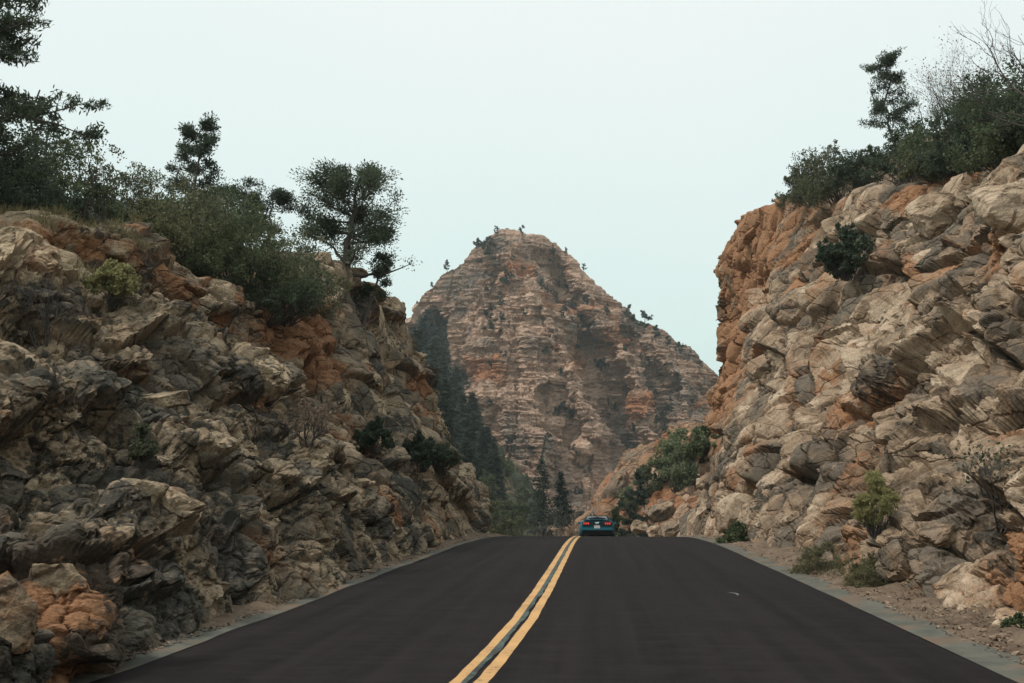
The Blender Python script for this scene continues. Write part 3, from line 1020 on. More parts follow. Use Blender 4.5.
def gen_grass(seed, w, h, n=900, wd=.012):
    rng = np.random.default_rng(seed)
    lv = MB()
    a = rng.uniform(0, 2 * math.pi, n); q = rng.uniform(0, 1, n) ** .6
    b = np.stack((np.cos(a) * q * w * .14, np.sin(a) * q * w * .14, np.full(n, -.08)), 1)
    ln = h * rng.uniform(.55, 1.05, n)
    out = np.stack((np.cos(a) * q * w * .36, np.sin(a) * q * w * .36, 0 * a), 1) + rng.normal(size=(n, 3)) * .11 * w
    m = b + out * .45 + np.stack((0 * a, 0 * a, ln * .6), 1)
    e = b + out * 1.0 + np.stack((0 * a, 0 * a, ln * (1 - .2 * q)), 1)
    s = rvec(rng, n); s[:, 2] = 0; s /= np.linalg.norm(s, axis=1)[:, None] + 1e-6
    s *= wd / 2
    V = np.stack((b - s, b + s, m + s, m - s, e + s * .3, e - s * .3), 1).reshape(-1, 3)
    i = np.arange(n)[:, None] * 6
    lv.add(V, np.concatenate((i + np.array((0, 1, 2, 3)), i + np.array((3, 2, 4, 5)))))
    return None, lv


def plant(name, gen, loc, label, cat, leafm, barkm='bark', group=None, rz=0., parts=('trunk', 'crown')):
    wood, lv = gen
    e = empty(name, loc, rz, label, cat, group)
    if wood is not None and wood.n: obj(parts[0], wood.mesh(parts[0], M[barkm], True), e)
    if lv is not None and lv.n: obj(parts[1], lv.mesh(parts[1], M[leafm]), e)
    return e


SH = ('stem', 'foliage')


def rim_spot(u, v_top, Y):
    """stands at depth Y on whatever ground is there, its top at the given height"""
    p = at_y(u, v_top, Y)
    z = drop(p[0], p[1])
    return (p[0], p[1], z - .05), max(.5, (p[2] - z))


def m_per_px(loc):
    return np.linalg.norm(np.array(loc) - EYE) / 1060.


sd = 1000
# ---- left rim: shrubs and trees, near to far
for (u, vt, Y, wpx, kind, lm, label) in [
        (-40, -25, 16.5, 190, 'pine', 'leaf_dark', 'tall dark pine cut by the left edge, its feathery boughs reaching into the sky'),
        (12, 118, 19.0, 110, 'bush', 'leaf_dark', 'dense dark shrub at the left edge under the tall pine boughs'),
        (-30, 128, 17.5, 100, 'bush', 'leaf_dark', 'dark shrub half outside the left edge, on the cliff top'),
        (40, 88, 23.0, 40, 'conifer', 'leaf_dark', 'thin spiky small conifer rising above the shrubs beneath the tall pine'),
        (58, 110, 24.0, 30, 'conifer', 'leaf_dark', 'short conifer tip just right of the thin spiky conifer'),
        (70, 142, 21.5, 90, 'bush', 'leaf_mid', 'round green shrub on the grassy rim right of the dark edge shrubs'),
        (105, 158, 23.0, 85, 'bush', 'leaf_olive', 'olive shrub with ragged top on the grassy rim, before the taller snag tree'),
        (138, 176, 24.0, 70, 'bush', 'leaf_olive', 'lower olive shrub where the grassy rim begins to drop'),
        (165, 200, 23.2, 80, 'bush', 'leaf_olive', 'pale olive shrub spilling over the rim, left of the big hanging thicket'),
        (150, 172, 27.0, 80, 'bush', 'leaf_mid', 'dull green shrub behind the rim, just left of the leafless grey shrub'),
        (176, 184, 28.0, 70, 'bush', 'leaf_olive', 'olive shrub at the foot of the leafless grey shrub'),
        (226, 190, 29.5, 70, 'bush', 'leaf_dark', 'dark shrub right behind the hanging thicket, below the upright juniper'),
        (28, 138, 20.5, 80, 'bush', 'leaf_mid', 'green shrub in front of the thin spiky conifer at the left edge'),
        (203, 120, 31.0, 50, 'juniper', 'leaf_dark', 'dense dark upright juniper with a ragged top, standing alone above the thicket'),
        (178, 152, 29.0, 50, 'bare', None, 'leafless grey shrub fanning up left of the upright juniper'),
        (240, 182, 32.0, 70, 'juniper2', 'leaf_dark', 'low spreading juniper between the upright one and the gnarled one'),
        (272, 184, 34.0, 52, 'juniper2', 'leaf_dark', 'small open juniper touching the left side of the gnarled juniper'),
        (205, 196, 24.5, 95, 'bush', 'leaf_olive', 'upper left part of the hanging thicket, a grey green shrub'),
        (245, 208, 25.5, 110, 'bush', 'leaf_mid', 'largest green shrub of the hanging thicket above the orange rock face'),
        (285, 232, 27.0, 90, 'bush', 'leaf_olive', 'rounded shrub at the right end of the hanging thicket, beside the layered ledges'),
        (212, 250, 23.6, 84, 'bush', 'leaf_mid', 'lower shrub of the hanging thicket, over the broken brown ledges'),
        (268, 262, 25.4, 86, 'bush', 'leaf_dark', 'lowest dark shrub of the thicket, drooping over the orange rock face'),
        (305, 262, 28.6, 60, 'bush', 'leaf_dark', 'small dark shrub tucked under the right end of the thicket')]:
    sd += 1
    if kind == 'pine':
        loc, h = rim_spot(u, vt, Y)
        plant('pine_tree', gen_pine(sd, 5.4, h, .13, 30000, .11, .28, 44, sp=1.0), loc, label, 'tree', lm)
        continue
    loc, h = rim_spot(u, vt, Y)
    wd = wpx * m_per_px(loc)
    if kind == 'bush':
        plant('shrub', gen_bush(sd, wd * 1.3, h * 1.16, .045, 11000, 14), loc, label, 'shrub', lm, 'twig', 'shrubs along the left cliff top', parts=SH)
    elif kind == 'conifer':
        plant('conifer_tree', gen_conifer(sd, wd, h, .10, 2600, .05), loc, label, 'tree', lm)
    elif kind == 'juniper':
        plant('juniper_tree', gen_juniper(sd, wd * 2.0, h * 1.03, .06, 19000, trunk=.08, low=.02, nlimb=48), loc, label, 'tree', lm)
    elif kind == 'juniper2':
        plant('juniper_tree', gen_juniper(sd, wd * 1.6, h, .055, 8500, trunk=.07, low=.2, nlimb=16), loc, label, 'tree', lm)
    elif kind == 'bare':
        plant('bare_shrub', gen_bare(sd, wd, h, .014, 4, 7), loc, label, 'shrub', None, 'bark_pale', parts=SH)
# the gnarled juniper on the ledge, leaning out to the right
loc, h = rim_spot(347, 172, 36.0)
plant('juniper_tree', gen_juniper(77, 165 * m_per_px(loc), h * 1.04, .068, 32000, lean=(.14, 0), trunk=.17, low=.04, nlimb=36, droop=.05), loc,
      'gnarled spreading juniper leaning out over the ledges at the far end of the left cliff', 'tree', 'leaf_dark')
pz = at_y(378, 258, 36.5)
loc = (at_y(362, 290, 36.5)[0], 36.5, drop(at_y(362, 290, 36.5)[0], 36.5) - .1)
plant('juniper_tree', gen_juniper(78, 62 * m_per_px(loc), max(1.0, pz[2] - loc[2] + .3), .055, 6000, lean=(.28, 0), trunk=.09, low=.4, nlimb=12, droop=.2), loc,
      'low dark juniper bough hanging over the cliff end right of the gnarled juniper', 'tree', 'leaf_dark')
print('left plants', round(time.time() - T0, 1))

# ---- right rim
for (u, vt, Y, wpx, kind, lm, label) in [
        (812, 158, 50, 62, 'bush', 'leaf_olive', 'ragged olive shrub at the outer left end of the right cliff top'),
        (838, 150, 46, 66, 'bush', 'leaf_olive', 'pale green shrub just left of the slender pine'),
        (862, 150, 42, 60, 'bush', 'leaf_dark', 'dark shrub around the foot of the slender pine'),
        (800, 178, 53, 44, 'bush', 'leaf_mid', 'low shrub growing where the orange wall meets the sky'),
        (886, 52, 40, 44, 'pine', 'leaf_dark', 'slender pine with a bare lower trunk and tufted top against the sky'),
        (905, 128, 38, 70, 'bush', 'leaf_dark', 'dark shrub right of the slender pine, under the bare branches'),
        (932, 62, 40, 72, 'bare', None, 'leafless tall shrub with fine grey branches between the slender pine and the large thicket'),
        (965, 44, 38, 66, 'bare', None, 'taller leafless shrub with pinkish twigs behind the large dark thicket'),
        (952, 102, 35, 84, 'bush', 'leaf_mid', 'left half of the large dark thicket above the pale slabs'),
        (985, 78, 33, 100, 'bush', 'leaf_dark', 'tallest dark green shrub of the thicket near the right edge'),
        (1022, 72, 31, 96, 'bush', 'leaf_mid', 'green shrub cut by the right edge of the picture, on the cliff top'),
        (1062, 66, 30, 100, 'bush', 'leaf_dark', 'dark shrub beyond the right edge of the picture on the cliff top'),
        (1000, 118, 29.5, 90, 'bush', 'leaf_mid', 'broad green shrub at the front of the thicket, close to the right edge'),
        (1034, 108, 28, 90, 'bush', 'leaf_dark', 'dark green shrub at the right edge, lowest of the thicket'),
        (935, 148, 34, 60, 'bush', 'leaf_olive', 'olive shrub at the front left corner of the large thicket'),
        (965, 130, 32.5, 70, 'bush', 'leaf_dark', 'low dark shrub at the front foot of the large thicket')]:
    sd += 1
    loc, h = rim_spot(u, vt, Y)
    wd = wpx * m_per_px(loc)
    if kind == 'bush':
        plant('shrub', gen_bush(sd, wd * 1.3, h * 1.16, .06, 11000, 14), loc, label, 'shrub', lm, 'twig', 'shrubs along the right cliff top', parts=SH)
    elif kind == 'pine':
        plant('pine_tree', gen_pine(sd, wd * 1.5, h, .13, 9000, .07, .45, 18, (-.03, 0), sp=1.35), loc, label, 'tree', lm)
    else:
        plant('bare_shrub', gen_bare(sd, wd * 1.1, h, .026, 5, 7, 500, .05), loc, label, 'shrub', 'leaf_dry', 'twig', parts=SH)
loc, h = rim_spot(1075, -70, 22)
plant('bare_tree', gen_bare(91, 5.0, h, .05, 5, 7), loc, 'bare tree whose thin branches reach into the top right corner', 'tree', None, 'twig', parts=('trunk', 'crown'))

# ---- plants on the walls (their feet found on the rock)
for (u, v, hpx, wpx, kind, lm, label) in [
        (45, 345, 105, 70, 'bare', None, 'leafless dark shrub standing on the left slope near the picture edge'),
        (116, 303, 40, 42, 'bush', 'leaf_yellow', 'small yellow green bush on the upper left slope under the grassy rim'),
        (143, 462, 38, 30, 'bush', 'leaf_olive', 'small olive tuft above the dark hollow in the lower left wall'),
        (310, 442, 58, 62, 'bare', 'leaf_dry', 'reddish dry twiggy shrub in the middle of the left cliff'),
        (368, 448, 30, 34, 'bush', 'leaf_dark', 'small dark bush in a cleft right of the reddish dry shrub'),
        (412, 466, 36, 48, 'bush', 'leaf_dark', 'dark bush on the shoulder of the far end of the left cliff'),
        (440, 470, 26, 30, 'bush', 'leaf_olive', 'pale bush at the outer edge of the left cliff end'),
        (858, 278, 52, 54, 'bush', 'leaf_dark', 'dark round bush rooted among the pale slabs high on the right cliff'),
        (884, 528, 56, 40, 'grass', 'leaf_yellow', 'tall yellow green broom like bush on the lower right slope'),
        (746, 556, 36, 34, 'bush', 'leaf_mid', 'small round green bush at the foot of the right cliff near the road'),
        (836, 588, 44, 88, 'scrub', 'leaf_scrub', 'sprawling low yellow green bush at the foot of the right slope'),
        (872, 592, 36, 60, 'scrub', 'leaf_scrub', 'low olive bush beside the sprawling yellow green one'),
        (1005, 530, 92, 60, 'bare', 'leaf_dark', 'dark leafless thorny shrub at the right edge, on the slope above the road'),
        (1018, 640, 26, 34, 'bush', 'leaf_mid', 'tiny green bush at the bottom right corner beside the gutter'),
        (660, 548, 16, 22, 'bush', 'leaf_olive', 'small bush low at the far foot of the right cliff')]:
    sd += 1
    b = hit(u, v)
    if b is None or b[0] > 120:
        q = None
        d_ = ray(u, v); q = EYE + d_ * ((0.1 - 1.6) / d_[2]) if d_[2] < 0 else at_y(u, v, 60)
        loc = Vector(q)
    else:
        loc = b[1] - b[2] * .08
    k = m_per_px(loc)
    h, wd = hpx * k, wpx * k
    if b is not None and b[0] <= 120: loc = loc + Vector((b[2].x, b[2].y, 0)) * wd * (.12 if kind in ('bare', 'scrub') else .34)
    lf = max(.022, 2.6 * k)
    if kind == 'scrub':
        plant('shrub', gen_bush(sd, wd * .95, h * 1.1, .012, 16000, 16, 5.), loc, label, 'shrub', lm, 'twig', 'shrubs rooted on the rock walls', parts=SH)
    elif kind == 'bush':
        plant('shrub', gen_bush(sd, wd * 1.15, h * 1.05, lf, 6000, 11), loc, label, 'shrub', lm, 'twig', 'shrubs rooted on the rock walls', parts=SH)
    elif kind == 'bare':
        plant('bare_shrub', gen_bare(sd, wd * 1.2, h, max(.010, .95 * k), 4, 9, 260 if lm else 0, lf), loc, label, 'shrub', lm, 'twig', parts=SH)
    else:
        plant('broom_bush', gen_bush(sd, wd * 1.1, h * 1.1, .011, 16000, 12, 9.), loc, label, 'shrub', lm, 'twig', parts=SH)
print('wall plants', round(time.time() - T0, 1))

# ---- conifers and shrubs in the ravine left of the mountain and behind the crest
pro = []
for i, (w_, h_, n_) in enumerate([(3.6, 11, 3600), (4.2, 9.5, 3600), (3.2, 12.5, 3600)]):
    pro.append((gen_conifer(700 + i, w_, h_, .42, n_), w_, h_))
protos = {}


def from_proto(key, build, loc, sc, rz, label, group):
    if key not in protos:
        e = build()
        protos[key] = e
    else:
        e = copy_tree(protos[key])
    e.location = loc
    e.scale = sc
    e.rotation_euler = (0, 0, rz)
    tag(e, label, None, group)
    return e


rng = np.random.default_rng(99)
RAV = [(422, 388, 76), (432, 402, 70), (444, 410, 62), (418, 420, 60), (452, 428, 58), (436, 440, 60), (462, 445, 62), (428, 455, 50), (448, 462, 55), (472, 462, 66), (464, 478, 50), (482, 478, 56),
       (490, 492, 46), (476, 498, 44), (498, 496, 40), (455, 495, 46), (488, 512, 34), (440, 480, 44), (416, 400, 74), (426, 372, 60), (440, 395, 56), (456, 415, 48), (444, 436, 56), (468, 440, 48), (478, 450, 44), (486, 470, 44), (494, 478, 40), (503, 506, 34), (470, 488, 42), (420, 440, 50)]
for i, (u, v, hp) in enumerate(RAV):
    b = hit(u, v, [hill_l, mtn])
    p = b[1]
    k = m_per_px(p)
    j = i % 3
    s = hp * k / pro[j][2] * rng.uniform(.75, 1.3)
    from_proto(('con', j), lambda j=j: plant('conifer_tree', pro[j][0], (0, 0, 0), 'x', 'tree', 'leaf_far'), p - Vector((0, 0, .4)), (s * 1.75, s * 1.75, s), rng.uniform(0, 6.28),
               'dark conifer crowded in the shaded ravine between the left cliff and the mountain', 'conifers in the ravine')
for (u, vt, Y, wpx, j, label) in [(541, 455, 112, 42, 2, 'tall dark conifer standing by itself left of the car, before the layered mountain foot'),
                                  (561, 470, 118, 20, 0, 'slimmer conifer close behind the right side of the lone conifer left of the car'),
                                  (640, 461, 96, 34, 1, 'dark bushy juniper right of the car under the orange slabs'),
                                  (628, 486, 92, 30, 1, 'low dark juniper nearest the right side of the car')]:
    loc, h = rim_spot(u, vt, Y)
    wd = wpx * m_per_px(loc)
    sd += 1
    if j == 1: plant('juniper_tree', gen_juniper(sd, wd * 1.25, h, .17, 6500, trunk=.12, low=.05, nlimb=30), loc, label, 'tree', 'leaf_far')
    else: plant('conifer_tree', gen_conifer(sd, wd * 1.35, h, .34, 4800, .12), loc, label, 'tree', 'leaf_far')
for (u, vt, Y, wpx, kind, lm, label) in [
        (538, 498, 84, 54, 'bare', None, 'pale leafless brush before the lone conifer left of the car'),
        (556, 508, 80, 40, 'bare', None, 'short pale leafless brush right beside the car'),
        (508, 500, 82, 44, 'bush', 'leaf_olive', 'olive scrub at the crest between the left cliff and the pale brush'),
        (484, 496, 78, 40, 'bush', 'leaf_olive', 'olive scrub against the end of the left cliff at the crest'),
        (470, 470, 98, 40, 'bush', 'leaf_mid', 'green scrub at the foot of the ravine, behind the left cliff end'),
        (496, 486, 100, 40, 'bush', 'leaf_mid', 'green scrub right of the ravine foot, under the mountain'),
        (612, 500, 76, 22, 'bush', 'leaf_mid', 'green scrub peeping out right of the car'),
        (462, 452, 128, 40, 'bush', 'leaf_dark', 'dark scrub among the lower conifers of the ravine'),
        (482, 470, 122, 40, 'bush', 'leaf_mid', 'green scrub at the right fringe of the ravine conifers'),
        (500, 478, 126, 40, 'bush', 'leaf_olive', 'olive scrub on the slope under the right fringe of the conifers'),
        (514, 492, 112, 40, 'bush', 'leaf_mid', 'green scrub low on the slope, left of the lone conifer'),
        (522, 506, 96, 40, 'bush', 'leaf_olive', 'olive scrub just left of the pale leafless brush'),
        (592, 502, 100, 44, 'bush', 'leaf_olive', 'scrub behind the roof of the car')]:
    loc, h = rim_spot(u, vt, Y)
    wd = wpx * m_per_px(loc)
    print(label, [round(float(q), 1) for q in loc], round(float(h), 1), round(wd, 1))
    sd += 1
    if kind == 'bush':
        plant('shrub', gen_bush(sd, wd * 1.15, h, .15, 4200, 12), loc, label, 'shrub', lm, 'twig', 'shrubs beyond the crest', parts=SH)
    else:
        plant('bare_shrub', gen_bare(sd, wd * 1.1, h, .035, 5, 10), loc, label, 'shrub', None, 'bark_pale', parts=SH)

for (u, v, hpx, wpx, lm, label) in [
        (672, 474, 30, 40, 'leaf_fresh', 'leafy green bush at the left of the clump under the orange slabs'),
        (684, 462, 34, 46, 'leaf_fresh', 'tallest leafy green bush of the clump between the slabs and the right cliff'),
        (704, 458, 34, 40, 'leaf_fresh', 'leafy bush of the clump leaning against the right cliff'),
        (676, 490, 36, 52, 'leaf_fresh', 'broad leafy bush in front of the clump above the pale boulders'),
        (694, 484, 30, 44, 'leaf_mid', 'dark bush at the lower right of the clump, next to the right cliff'),
        (652, 494, 30, 34, 'leaf_mid', 'dark bush left of the pale boulders under the slabs'),
        (628, 512, 26, 26, 'leaf_fresh', 'small bush between the car and the pale boulders')]:
    sd += 1
    b = hit(u, v)
    p = b[1] - Vector((0, 0, .15))
    k = m_per_px(p)
    plant('shrub', gen_bush(sd, wpx * k * 1.2, hpx * k * 1.15, max(.12, 1.6 * k), 4600, 13), p, label, 'shrub', lm, 'twig', 'bushes in the clump under the slabs', parts=SH)

sp_ = [gen_bush(860 + i, 4.6, 3.4, .2, 1500, 10) for i in range(3)]
for i in range(46):
    u, v = rng.uniform(448, 536), rng.uniform(430, 530)
    b = hit(u, v, [hill_l])
    if b is None or b[0] > 190: continue
    q_ = rng.uniform(.6, 1.25)
    from_proto(('sc', i % 3), lambda: plant('shrub', sp_[i % 3], (0, 0, 0), 'x', 'shrub', 'leaf_mid' if i % 2 else 'leaf_olive', 'twig', parts=SH), b[1] - Vector((0, 0, .2)), (q_, q_, q_), i * 2.1,
               'green scrub covering the slope at the foot of the ravine conifers', 'scrub on the ravine slope')

# ---- small trees and shrubs on the mountain
mp = [gen_bush(800 + i, 4.2, 3.6, .34, 700, 8) for i in range(3)]
mj = [gen_juniper(820 + i, 4.0, 5.2, .34, 800, trunk=.13, low=.3, nlimb=12) for i in range(3)]


def mtn_plant(u, v, hp, tree, label, group, i):
    b = hit(u, v, [mtn])
    q = 0
    while b is None and q < 14:
        q += 1
        b = hit(u, v + q, [mtn])
    if b is None: return
    p = b[1]
    s = hp * m_per_px(p) / (3.6 if tree else 3.2)
    from_proto(('mt' if tree else 'ms', i % 3), lambda: plant('juniper_tree' if tree else 'shrub', (mj if tree else mp)[i % 3], (0, 0, 0), 'x', 'tree' if tree else 'shrub', 'leaf_far', 'twig', parts=('trunk', 'crown') if tree else SH),
               p - Vector((0, 0, .25)), (s, s, s), i * 1.7, label, group)


for i, (u, v, hp, lb) in enumerate([
        (447, 271, 10, 'small tree on the left skyline of the mountain, halfway up'), (432, 287, 6, 'tiny tree lowest on the left skyline of the mountain'),
        (477, 250, 11, 'small tree on the left shoulder just below the peak'), (497, 234, 8, 'small tree on the skyline left of the very top'),
        (522, 234, 9, 'small tree in the notch between the two summits'), (566, 254, 7, 'tiny tree where the rounded summit starts to fall to the right'),
        (584, 270, 7, 'tiny tree on the upper right skyline of the mountain'), (628, 318, 12, 'first of the row of trees on the right skyline of the mountain'),
        (645, 332, 18, 'tallest tree of the row on the right skyline of the mountain'), (656, 340, 13, 'third tree of the row on the right skyline'),
        (668, 348, 11, 'fourth tree of the row on the right skyline'), (680, 355, 12, 'bent tree at the lower end of the row on the right skyline'),
        (700, 369, 8, 'tiny tree low on the right skyline near the right cliff'), (418, 308, 7, 'tiny tree on the skyline beside the left cliff')]):
    mtn_plant(u, v + 2, hp, True, lb, 'trees on the mountain skyline', i)
mtn_plant(489, 249, 17, False, 'largest dark shrub just below the peak on its left side', 'shrubs on the mountain face', 0)
mtn_plant(492, 332, 20, False, 'dark shrub filling the hollow in the middle of the mountain face', 'shrubs on the mountain face', 1)
mtn_plant(508, 283, 14, False, 'dark shrub in the upper middle of the mountain face', 'shrubs on the mountain face', 2)
mtn_plant(564, 415, 18, False, 'dark wedge shaped shrub patch low on the mountain, above the lone conifer', 'shrubs on the mountain face', 0)
for i in range(110):
    # gullies and ledges hold most of the shrubs
    if i % 2:
        L = [[(545, 250), (580, 312), (608, 372), (626, 430)], [(630, 330), (655, 372), (668, 430)], [(486, 245), (490, 290), (500, 350)], [(528, 245), (556, 300), (570, 330)]][rng.integers(4)]
        t = rng.uniform(0, len(L) - 1)
        a, b_ = np.array(L[int(t)]), np.array(L[min(int(t) + 1, len(L) - 1)])
        u, v = a + (b_ - a) * (t % 1) + rng.normal(size=2) * 7
    else:
        u, v = rng.uniform(440, 700), rng.uniform(265, 500)
        top = np.interp(u, RID[:, 0], RID[:, 1])
        if v < top + 8: continue
    mtn_plant(u, v, rng.uniform(4, 11), False, 'small dark shrub clinging to a ledge of the mountain face', 'small shrubs dotting the mountain face', i)
print('far plants', round(time.time() - T0, 1))


# ------------------------------------------------------------------ boulders and loose stones
def gen_boulder(seed, size, res=34, flat=(1, 1, 1), ncut=15, rough=.075):
    """an angular block: a sphere cut by random planes, roughened"""
    rng = np.random.default_rng(seed)
    th = np.linspace(0, 2 * math.pi, res * 2, endpoint=False)
    ph = np.linspace(-math.pi / 2, math.pi / 2, res)
    D = np.stack([np.outer(np.cos(ph), np.cos(th)), np.outer(np.cos(ph), np.sin(th)), np.outer(np.sin(ph), np.ones(len(th)))], -1).reshape(-1, 3)
    n = rvec(rng, ncut)
    n[:6] = np.array([(1, 0, 0), (-1, 0, 0), (0, 1, 0), (0, -1, 0), (0, 0, 1), (0, 0, -1)]) + rng.normal(size=(6, 3)) * .25
    n /= np.linalg.norm(n, axis=1)[:, None]
    c = rng.uniform(.55, .92, ncut)
    q = D @ n.T
    r = np.where(q > .05, c / np.maximum(q, .05), 9).min(1)
    r = np.minimum(r, 1.05)
    r = r * (1 + rough * 2.0 * fbm(D * 2.2 + seed, seed, 5, .6))
    V = D * r[:, None] * np.asarray(flat) * size
    m = len(th)
    i = np.arange(res - 1)[:, None] * m
    j = np.arange(m)[None]
    q4 = np.stack((i + j, i + (j + 1) % m, i + m + (j + 1) % m, i + m + j), -1).reshape(-1, 4)
    h = rng.random()
    P = V + rng.uniform(-50, 50, 3)
    at = dict(tone=np.full(len(V), .35 + .6 * h), rust=np.clip(.15 + .3 * fbm(P * .8 / size, seed, 3), 0, 1), lichen_shade=.05 + .3 * fbm(P * .9 / size, seed + 1, 3), soil=0 * r)
    return V, q4, at


def boulder(u, v, wpx, label, mat, flat, rot, seed, sink=.25, rust=0., group=None, Y=None, res=34):
    if Y is None:
        b = hit(u, v)
        if b is None: return None
        p, nrm = b[1], b[2]
    else:
        p = Vector(at_y(u, v, Y)); nrm = Vector((0, -1, 0))
    s = wpx * m_per_px(p) / 2
    V, q, at = gen_boulder(seed, s, res, flat)
    at['rust'] = at['rust'] + rust
    o = obj('boulder', make_mesh('boulder', V, q, M[mat], False, at))
    o.location = p - nrm * s * sink
    o.rotation_euler = tuple(R(x) for x in rot)
    return tag(o, label, 'boulder', group)


for i, a in enumerate([
        (935, 225, 62, 'large smooth grey boulder jutting out high on the right cliff, below the dark thicket', 'rock_r', (1, .9, .85), (10, 30, 20), .3, 0),
        (1005, 195, 70, 'big pale brown boulder at the right edge of the picture, on the cliff rim', 'rock_r', (1, .8, .8), (0, 25, 10), .3, .15),
        (870, 412, 60, 'orange angular block with flat faces in the middle of the right slope', 'rock_r', (1, .9, .75), (20, 30, 40), .35, .45),
        (960, 318, 54, 'tilted grey slab sticking out of the right slope under the jutting boulder', 'rock_r', (1, .9, .35), (10, 35, 15), .2, 0),
        (812, 425, 56, 'tan angular block left of the orange one on the right slope', 'rock_r', (1, .8, .7), (0, 40, 60), .35, .2),
        (945, 530, 60, 'long grey green slab with a smooth face low on the right slope', 'rock_r', (1, .7, .45), (10, -25, 30), .3, -.2),
        (955, 580, 66, 'overhanging brown block at the foot of the right slope above the gravel', 'rock_r', (1, .8, .5), (0, -20, 20), .35, .2),
        (800, 320, 60, 'broad pale slab high on the right slope beside the orange wall', 'rock_r', (1, .9, .4), (10, 35, 20), .25, -.1),
        (705, 510, 30, 'pale block at the far foot of the right cliff', 'rock_r', (1, .8, .6), (0, 20, 0), .3, 0),
        (160, 395, 60, 'dark block roofing the hollow in the left wall', 'rock_l', (1, .9, .5), (0, -15, 10), .3, 0),
        (110, 245, 50, 'rusty block lying at the left cliff rim under the grass', 'rock_l', (1, .8, .5), (0, 10, 30), .3, .5),
        (215, 290, 46, 'rounded brown boulder under the hanging thicket', 'rock_l', (1, .9, .8), (0, 10, 60), .3, .3),
        (355, 272, 40, 'flat grey ledge block under the gnarled juniper', 'rock_l', (1, .9, .35), (0, 8, 20), .2, 0),
        (375, 290, 44, 'flat brown ledge block at the far rim of the left cliff', 'rock_l', (1, .9, .35), (0, 10, 50), .2, .2),
        (60, 585, 70, 'smooth reddish boulder low on the left wall near the picture edge', 'rock_l', (1, .8, .9), (0, 0, 40), .45, .25),
        (22, 630, 80, 'large rusty rounded boulder at the bottom left edge beside the road', 'rock_l', (.9, .8, 1), (0, 10, 10), .45, .35),
        (150, 490, 56, 'grey block with a dark face in the lower left wall', 'rock_l', (1, .9, .7), (0, 10, 30), .35, -.1)]):
    boulder(*a[:7], 600 + i, a[7], a[8])
for i, (u, v, w_, Y, flat, rot, lb, ru) in enumerate([
        (658, 512, 34, 84, (1, .8, .55), (0, -22, 0), 'largest pale boulder of the heap under the green clump', .15),
        (641, 527, 20, 82, (1, .9, .8), (0, 10, 20), 'pale grey boulder at the left end of the heap', -.1),
        (672, 529, 24, 80, (1, .8, .6), (0, -15, 40), 'tan boulder in front of the large pale one', .1),
        (686, 530, 26, 76, (1, .8, .5), (0, -28, 10), 'slanting slab at the right end of the heap by the cliff foot', 0),
        (655, 533, 18, 78, (1, .9, .7), (0, 0, 70), 'small low boulder at the front of the heap beside the road', 0)]):
    o = boulder(u, v, w_ * 1.15, lb, 'rock_r', flat, rot, 650 + i, 0, ru, 'boulder heap beyond the crest', Y)

# loose stones on the gravel strips
rng = np.random.default_rng(321)
stp = []
for k in range(5):
    V, q, at = gen_boulder(680 + k, 1.0, 12, (1, .8, .6), 12)
    at['rust'] = at['rust'] + (.5 if k == 0 else .1)
    stp.append(make_mesh('stone', V, q, M['rock_r'], False, at))
for i in range(120):
    right = i % 3 != 0
    y = 7 + 34 * rng.random() ** 1.7
    if right:
        x = float(edge_r(y)) + rng.uniform(.5, 1.5)
    else:
        x = float(edge_l(y)) - rng.uniform(.28, .75)
    s = rng.uniform(.022, .07) * (1.5 if rng.random() < .12 else 1) * (1 if right else .75)
    f_ = (abs(x - float(edge_r(y) if right else edge_l(y))) - .45) / 2.7
    o = obj('stone', stp[i % 5])
    o.scale = (s, s, s)
    o.rotation_euler = (rng.uniform(-.3, .3), rng.uniform(-.3, .3), rng.uniform(0, 6.28))
    o.location = (x, y, float(road_z(y)) + .02 + max(0, f_) ** 1.6 * .3 + s * .25)
    tag(o, 'small loose stone lying in the gravel strip along the right gutter' if right else 'small loose stone fallen on the narrow strip at the foot of the left wall', 'stone',
        'loose stones along the right gutter' if right else 'loose stones along the left wall')
# litter: gravel chips and dead leaves nobody could count
mb = MB()
n = 16000
y = 6.5 + 40 * rng.random(n) ** 1.8
rt = rng.random(n) < .6
off = np.where(rt, .33 + 1.3 * rng.random(n) ** .8, .2 + .6 * rng.random(n))
x = np.where(rt, edge_r(y) + off, edge_l(y) - off)
f_ = np.clip((off - .45) / 2.7, 0, 1)
C = np.stack((x, y, road_z(y) + .022 + .3 * f_ ** 1.6 + rng.uniform(0, .05, n) * (off > .6)), 1)
D = rvec(rng, n); D[:, 2] *= .35
mb.leaves(C, D, np.stack((rng.normal(size=n) * .3, rng.normal(size=n) * .3, np.ones(n)), 1), rng.uniform(.025, .085, n), rng.uniform(.015, .045, n))
tag(obj('leaf_litter', mb.mesh('leaf_litter', M['litter'])), kind='stuff')
# dry grass tufts on the left rim
mb = MB()
for i in range(420):
    u_ = rng.uniform(-60, 150)
    Y = rng.uniform(16.5, 22)
    p = at_y(u_, 214, Y)
    z = drop(p[0], p[1], [cliff_l])
    g_ = gen_grass(5000 + i, rng.uniform(.3, .55), rng.uniform(.12, .3), 26, .012)[1]
    mb.add(g_.v[0] + np.array((p[0], p[1], z)), np.concatenate(g_.q))
M['drygrass'] = leaf_mat('dry_grass', (.17, .145, .07), (.33, .27, .14))
tag(obj('dry_grass', mb.mesh('dry_grass', M['drygrass'])), kind='stuff')
